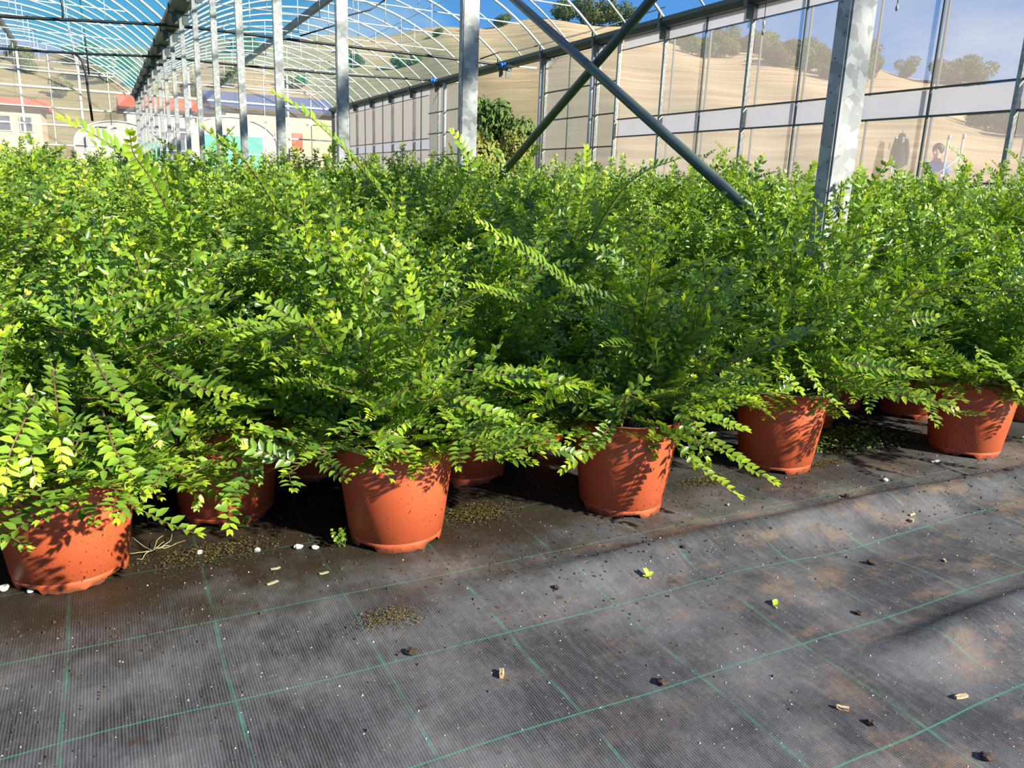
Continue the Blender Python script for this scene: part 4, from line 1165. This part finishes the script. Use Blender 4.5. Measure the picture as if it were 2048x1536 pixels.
for (px, py, s, l) in ((1718, 1226, 0.006, 'dark seed lying right of the fallen leaf'), (1325, 1366, 0.008, 'dark lump of soil in the lower middle of the ground cover'), (1112, 1184, 0.006, 'dark lump of soil left of the fallen sprig'),
                       (1745, 1123, 0.008, 'reddish brown lump of soil beyond the fallen leaf'), (1975, 1515, 0.008, 'brown lump of soil in the lower right corner'), (1740, 1452, 0.006, 'small brown lump beside the slanted wood chip'),
                       (1365, 1117, 0.005, 'small brown lump beyond the fallen sprig'), (1695, 996, 0.008, 'dark lump of soil on the crest of the ground fold'), (823, 1305, 0.008, 'brown crumb of soil left of the upright wood chip')):
    rock('soil_lump', px, py, s, 'clod_soil', l, 'soil lump')
def chip(px, py, L_, w, th, rz, mat, label, cat, name):
    g = ground(px, py); z = float(relief(g[0], g[1]))
    bm = bmesh.new(); bmesh.ops.create_cube(bm, size=1.0)
    bmesh.ops.subdivide_edges(bm, edges=bm.edges[:], cuts=2, use_grid_fill=True)
    r_ = random.Random(px)
    for v in bm.verts:
        k_ = v.co.x; v.co = Vector((v.co.x * L_, v.co.y * w * (1 - 0.7 * k_ * k_) + r_.uniform(-1, 1) * w * 0.12, (v.co.z + 0.5) * th + 0.15 * L_ * k_ * k_ + r_.uniform(0, th * 0.3)))
    me = bpy.data.meshes.new(name); bm.to_mesh(me); bm.free(); me.materials.append(MAT[mat])
    o_ = inst(name, me, None, (g[0], g[1], z)); o_.rotation_euler = (0, 0, rz); tag(o_, label, cat); return o_
chip(1003, 1353, 0.018, 0.007, 0.006, 1.1, 'wood_chip', 'tan wood chip lying alone in the lower middle', 'wood chip', 'wood_chip')
chip(1921, 1396, 0.021, 0.007, 0.004, -0.2, 'wood_chip', 'pale wood chip near the right edge of the ground cover', 'wood chip', 'wood_chip')
chip(1684, 1424, 0.017, 0.006, 0.005, 2.3, 'wood_chip', 'slanted tan wood chip left of the pale one', 'wood chip', 'wood_chip')
chip(1823, 1038, 0.020, 0.004, 0.003, 0.1, 'wood_chip', 'thin pale splinter beyond the second fold at right', 'wood chip', 'wood_chip')
chip(1822, 1047, 0.012, 0.008, 0.006, 0.4, 'wood_chip', 'rusty brown bark bit just below the pale splinter', 'wood chip', 'wood_chip')
chip(1889, 1124, 0.012, 0.004, 0.003, 0.9, 'wood_chip', 'tiny pale splinter right of the reddish soil lump', 'wood chip', 'wood_chip')
chip(1456, 1011, 0.011, 0.004, 0.003, 0.6, 'dry_leaf', 'pale splinter below the trailing spray tip', 'wood chip', 'wood_chip')
chip(545, 1167, 0.022, 0.007, 0.0015, 0.3, 'dry_leaf', 'dry curled leaf on the ground cover between corner pot and frontmost pot', 'dry leaf', 'fallen_leaf')
chip(551, 1138, 0.018, 0.006, 0.0015, 0.1, 'dry_leaf', 'greenish dry leaf just above the curled dry leaf', 'dry leaf', 'fallen_leaf')
chip(648, 1147, 0.018, 0.006, 0.0015, 0.0, 'dry_leaf', 'brown edged dry leaf left of the frontmost pot foot', 'dry leaf', 'fallen_leaf')
chip(1870, 924, 0.030, 0.010, 0.003, -0.1, 'pebble_white', 'whitish scrap lying in front of the far right pot', 'scrap', 'paper_scrap')
# pale fresh leaf and a fallen sprig
def fallen(px, py, dirs, size, sh, label, name):
    g = ground(px, py); z = float(relief(g[0], g[1]))
    r0 = empty(name, (g[0], g[1], z)); tag(r0, label, 'leaf')
    for (az, el_, s) in dirs:
        D = np.array([math.cos(az) * math.cos(el_), math.sin(az) * math.cos(el_), math.sin(el_)]); U = np.array([0, -0.45, 1.0]); U = nrm(U - D * (U @ D)); W_ = np.cross(U, D); L_ = size * s
        me = fastmesh('leaf', LT * np.array([1, 0.6, 1.3]), LF, ['leaf'], None, np.full(len(LT), sh))
        l_ = inst('leaf', me, r0)
        l_.matrix_basis = Matrix(((D[0] * L_, W_[0] * L_, U[0] * L_, 0), (D[1] * L_, W_[1] * L_, U[1] * L_, 0), (D[2] * L_, W_[2] * L_, U[2] * L_, 0.0025), (0, 0, 0, 1)))
    MB().tube([(0, 0, 0.002), (0.001, -0.008, 0.002)], 0.0012, 6).build('stalk', 'dry_root', r0)
fallen(1295, 1160, [(1.3, 0.8, 1.0), (1.9, 0.9, 1.0), (0.2, 0.35, 0.9), (2.9, 0.3, 0.6)], 0.019, 0.85, 'fallen green sprig of four leaves on the ground cover', 'fallen_sprig')
fallen(1546, 1216, [(0.45, 0.25, 1.0)], 0.021, 0.95, 'single pale green leaf fallen on the ground cover', 'fallen_leaf')
# seedlings, dried roots, weeds
def seedling(px, py, h, n, label, seed):
    g = ground(px, py); rg_ = np.random.RandomState(seed)
    r0 = empty('weed_seedling', (g[0], g[1], 0.0)); tag(r0, label, 'weed')
    for i in range(n):
        az = rg_.uniform(0, 6.28); P = path((rg_.uniform(-0.008, 0.008), rg_.uniform(-0.006, 0.006), 0), (math.cos(az) * 0.6, math.sin(az) * 0.6, 1), h * rg_.uniform(0.5, 1), rg_, 0.1, 7, 0.12)
        v, f = stem_geo(P, 0.0008, 0.0004, 4); s_ = inst('stalk', fastmesh('stalk', v, f, ['weed_green']), r0)
        fr = leaf_frames(P, rg_, 0.010, 0.0085, 0.45, 0.2, 0.2)
        if fr:
            Vl_, Fl_, Sl_ = leaf_geo(fr, LT, LF, 1.3); inst('leaf', fastmesh('leaf', Vl_, Fl_, ['leaf'], None, Sl_), s_)
seedling(684, 1092, 0.05, 6, 'small weed seedling at the left foot of the frontmost pot', 1)
seedling(490, 1054, 0.035, 6, 'small weed seedling at the foot of the second pot', 2)
seedling(1595, 944, 0.012, 4, 'tiny weed at the foot of the sunlit pot', 3)
def roots_(px, py, label, seed):
    g = ground(px, py); rg_ = np.random.RandomState(seed)
    r0 = empty('dry_weed', (g[0], g[1], 0.0)); tag(r0, label, 'weed')
    for i in range(9):
        az = rg_.uniform(-0.7, 0.9) + (3.1 if i % 4 == 0 else 0); P = path((0, 0, 0.004), (math.cos(az), math.sin(az), 0.35), rg_.uniform(0.03, 0.075), rg_, 0.25, 8, 0.2)
        P[:, 2] = np.abs(P[:, 2]); v, f = stem_geo(P, 0.0011, 0.0005, 4); inst('stalk', fastmesh('stalk', v, f, ['dry_root']), r0)
roots_(305, 1105, 'dried yellow weed sprawling on the soil right of the corner pot', 4)
# creeping weeds and moss cushions
def mat_patch(name, px, py, rx, ry, n, size, mats, label, cat, seed, hgt=0.012):
    g = ground(px, py); rg_ = np.random.RandomState(seed)
    q = rg_.normal(size=(n, 2)) * np.array([rx, ry]) * 0.5
    C = np.stack([q[:, 0], q[:, 1], np.abs(rg_.normal(size=n)) * hgt * np.exp(-(q[:, 0] / rx) ** 2 - (q[:, 1] / ry) ** 2) + 0.0015], 1)
    az = rg_.uniform(0, 6.28, n); el_ = rg_.uniform(0.0, 0.9, n)
    D = np.stack([np.cos(az) * np.cos(el_), np.sin(az) * np.cos(el_), np.sin(el_)], 1); U = np.array([0, 0, 1.0]) + rg_.normal(size=(n, 3)) * 0.3
    U = nrm(U - D * np.sum(U * D, 1)[:, None])
    Vl_, Fl_, Sl_ = leaf_geo((C, D, U, rg_.uniform(0.6, 1.2, n) * size, rg_.uniform(0.35, 0.85, n)), LT2, LF2, 1.5)
    o_ = inst(name, fastmesh(name, Vl_, Fl_, [mats], None, Sl_), None, (g[0], g[1], 0)); tag(o_, label, cat, kind='stuff')
mat_patch('creeping_weeds', 1690, 885, 0.20, 0.085, 1500, 0.009, 'weed_green', 'patch of small creeping weeds between the sunlit pot and the far right pot', 'weeds', 1, 0.02)
mat_patch('moss_patch', 950, 1030, 0.10, 0.05, 1500, 0.003, 'moss', 'brown moss patch right of the frontmost pot', 'moss', 2, 0.006)
mat_patch('moss_patch', 1410, 965, 0.09, 0.03, 1000, 0.003, 'moss', 'brown moss patch under the trailing spray', 'moss', 3, 0.006)
mat_patch('moss_patch', 1650, 930, 0.09, 0.02, 900, 0.003, 'moss', 'brown moss patch in front of the creeping weeds', 'moss', 4, 0.006)
mat_patch('moss_patch', 780, 1240, 0.06, 0.03, 700, 0.0025, 'moss', 'brown moss crumbs on the ground cover below the frontmost pot', 'moss', 5, 0.005)
mat_patch('moss_patch', 420, 1110, 0.12, 0.05, 1200, 0.003, 'moss', 'dark moss and soil between the corner pot and the frontmost pot', 'moss', 6, 0.006)

# loose crumbs of soil and perlite scattered over the ground cover
def crumbs(name, n, mat, s0, s1, label, seed, nearpots):
    rg_ = np.random.RandomState(seed)
    x = rg_.uniform(-0.5, 2.5, n); y = rg_.uniform(0.45, 1.75, n)
    if nearpots: y = np.clip(1.45 - np.abs(rg_.normal(size=n)) * 0.22 + 0.12 * np.sin(x * 6), 0.45, 1.8)
    z = relief(x, y); sz = rg_.uniform(s0, s1, n) ** 1.0
    T4 = np.array([(1, 0, 0.0), (-0.5, 0.87, 0.0), (-0.5, -0.87, 0.0), (0, 0, 1.1)])
    q = rg_.uniform(0, 6.28, n); c1, s1_ = np.cos(q), np.sin(q)
    jit = rg_.uniform(0.6, 1.4, (n, 4, 1))
    L = T4[None] * jit * sz[:, None, None]
    Vx = c1[:, None] * L[:, :, 0] - s1_[:, None] * L[:, :, 1] + x[:, None]; Vy = s1_[:, None] * L[:, :, 0] + c1[:, None] * L[:, :, 1] + y[:, None]
    V_ = np.stack([Vx, Vy, L[:, :, 2] + z[:, None]], 2).reshape(-1, 3)
    F_ = (np.arange(n)[:, None, None] * 4 + np.array([(0, 1, 3), (1, 2, 3), (2, 0, 3)])[None]).reshape(-1, 3)
    tag(inst(name, fastmesh(name, V_, F_, [mat], smooth=False)), label, 'crumbs', kind='stuff')
crumbs('soil_crumbs', 2600, 'clod_soil', 0.0008, 0.0035, 'dark crumbs of soil scattered over the ground cover by the pots', 1, True)
crumbs('bark_crumbs', 500, 'wood_chip', 0.0006, 0.0020, 'brown bark crumbs scattered over the ground cover', 2, False)
crumbs('perlite_crumbs', 420, 'pebble_white', 0.0005, 0.0017, 'tiny white perlite crumbs scattered over the ground cover', 3, False)
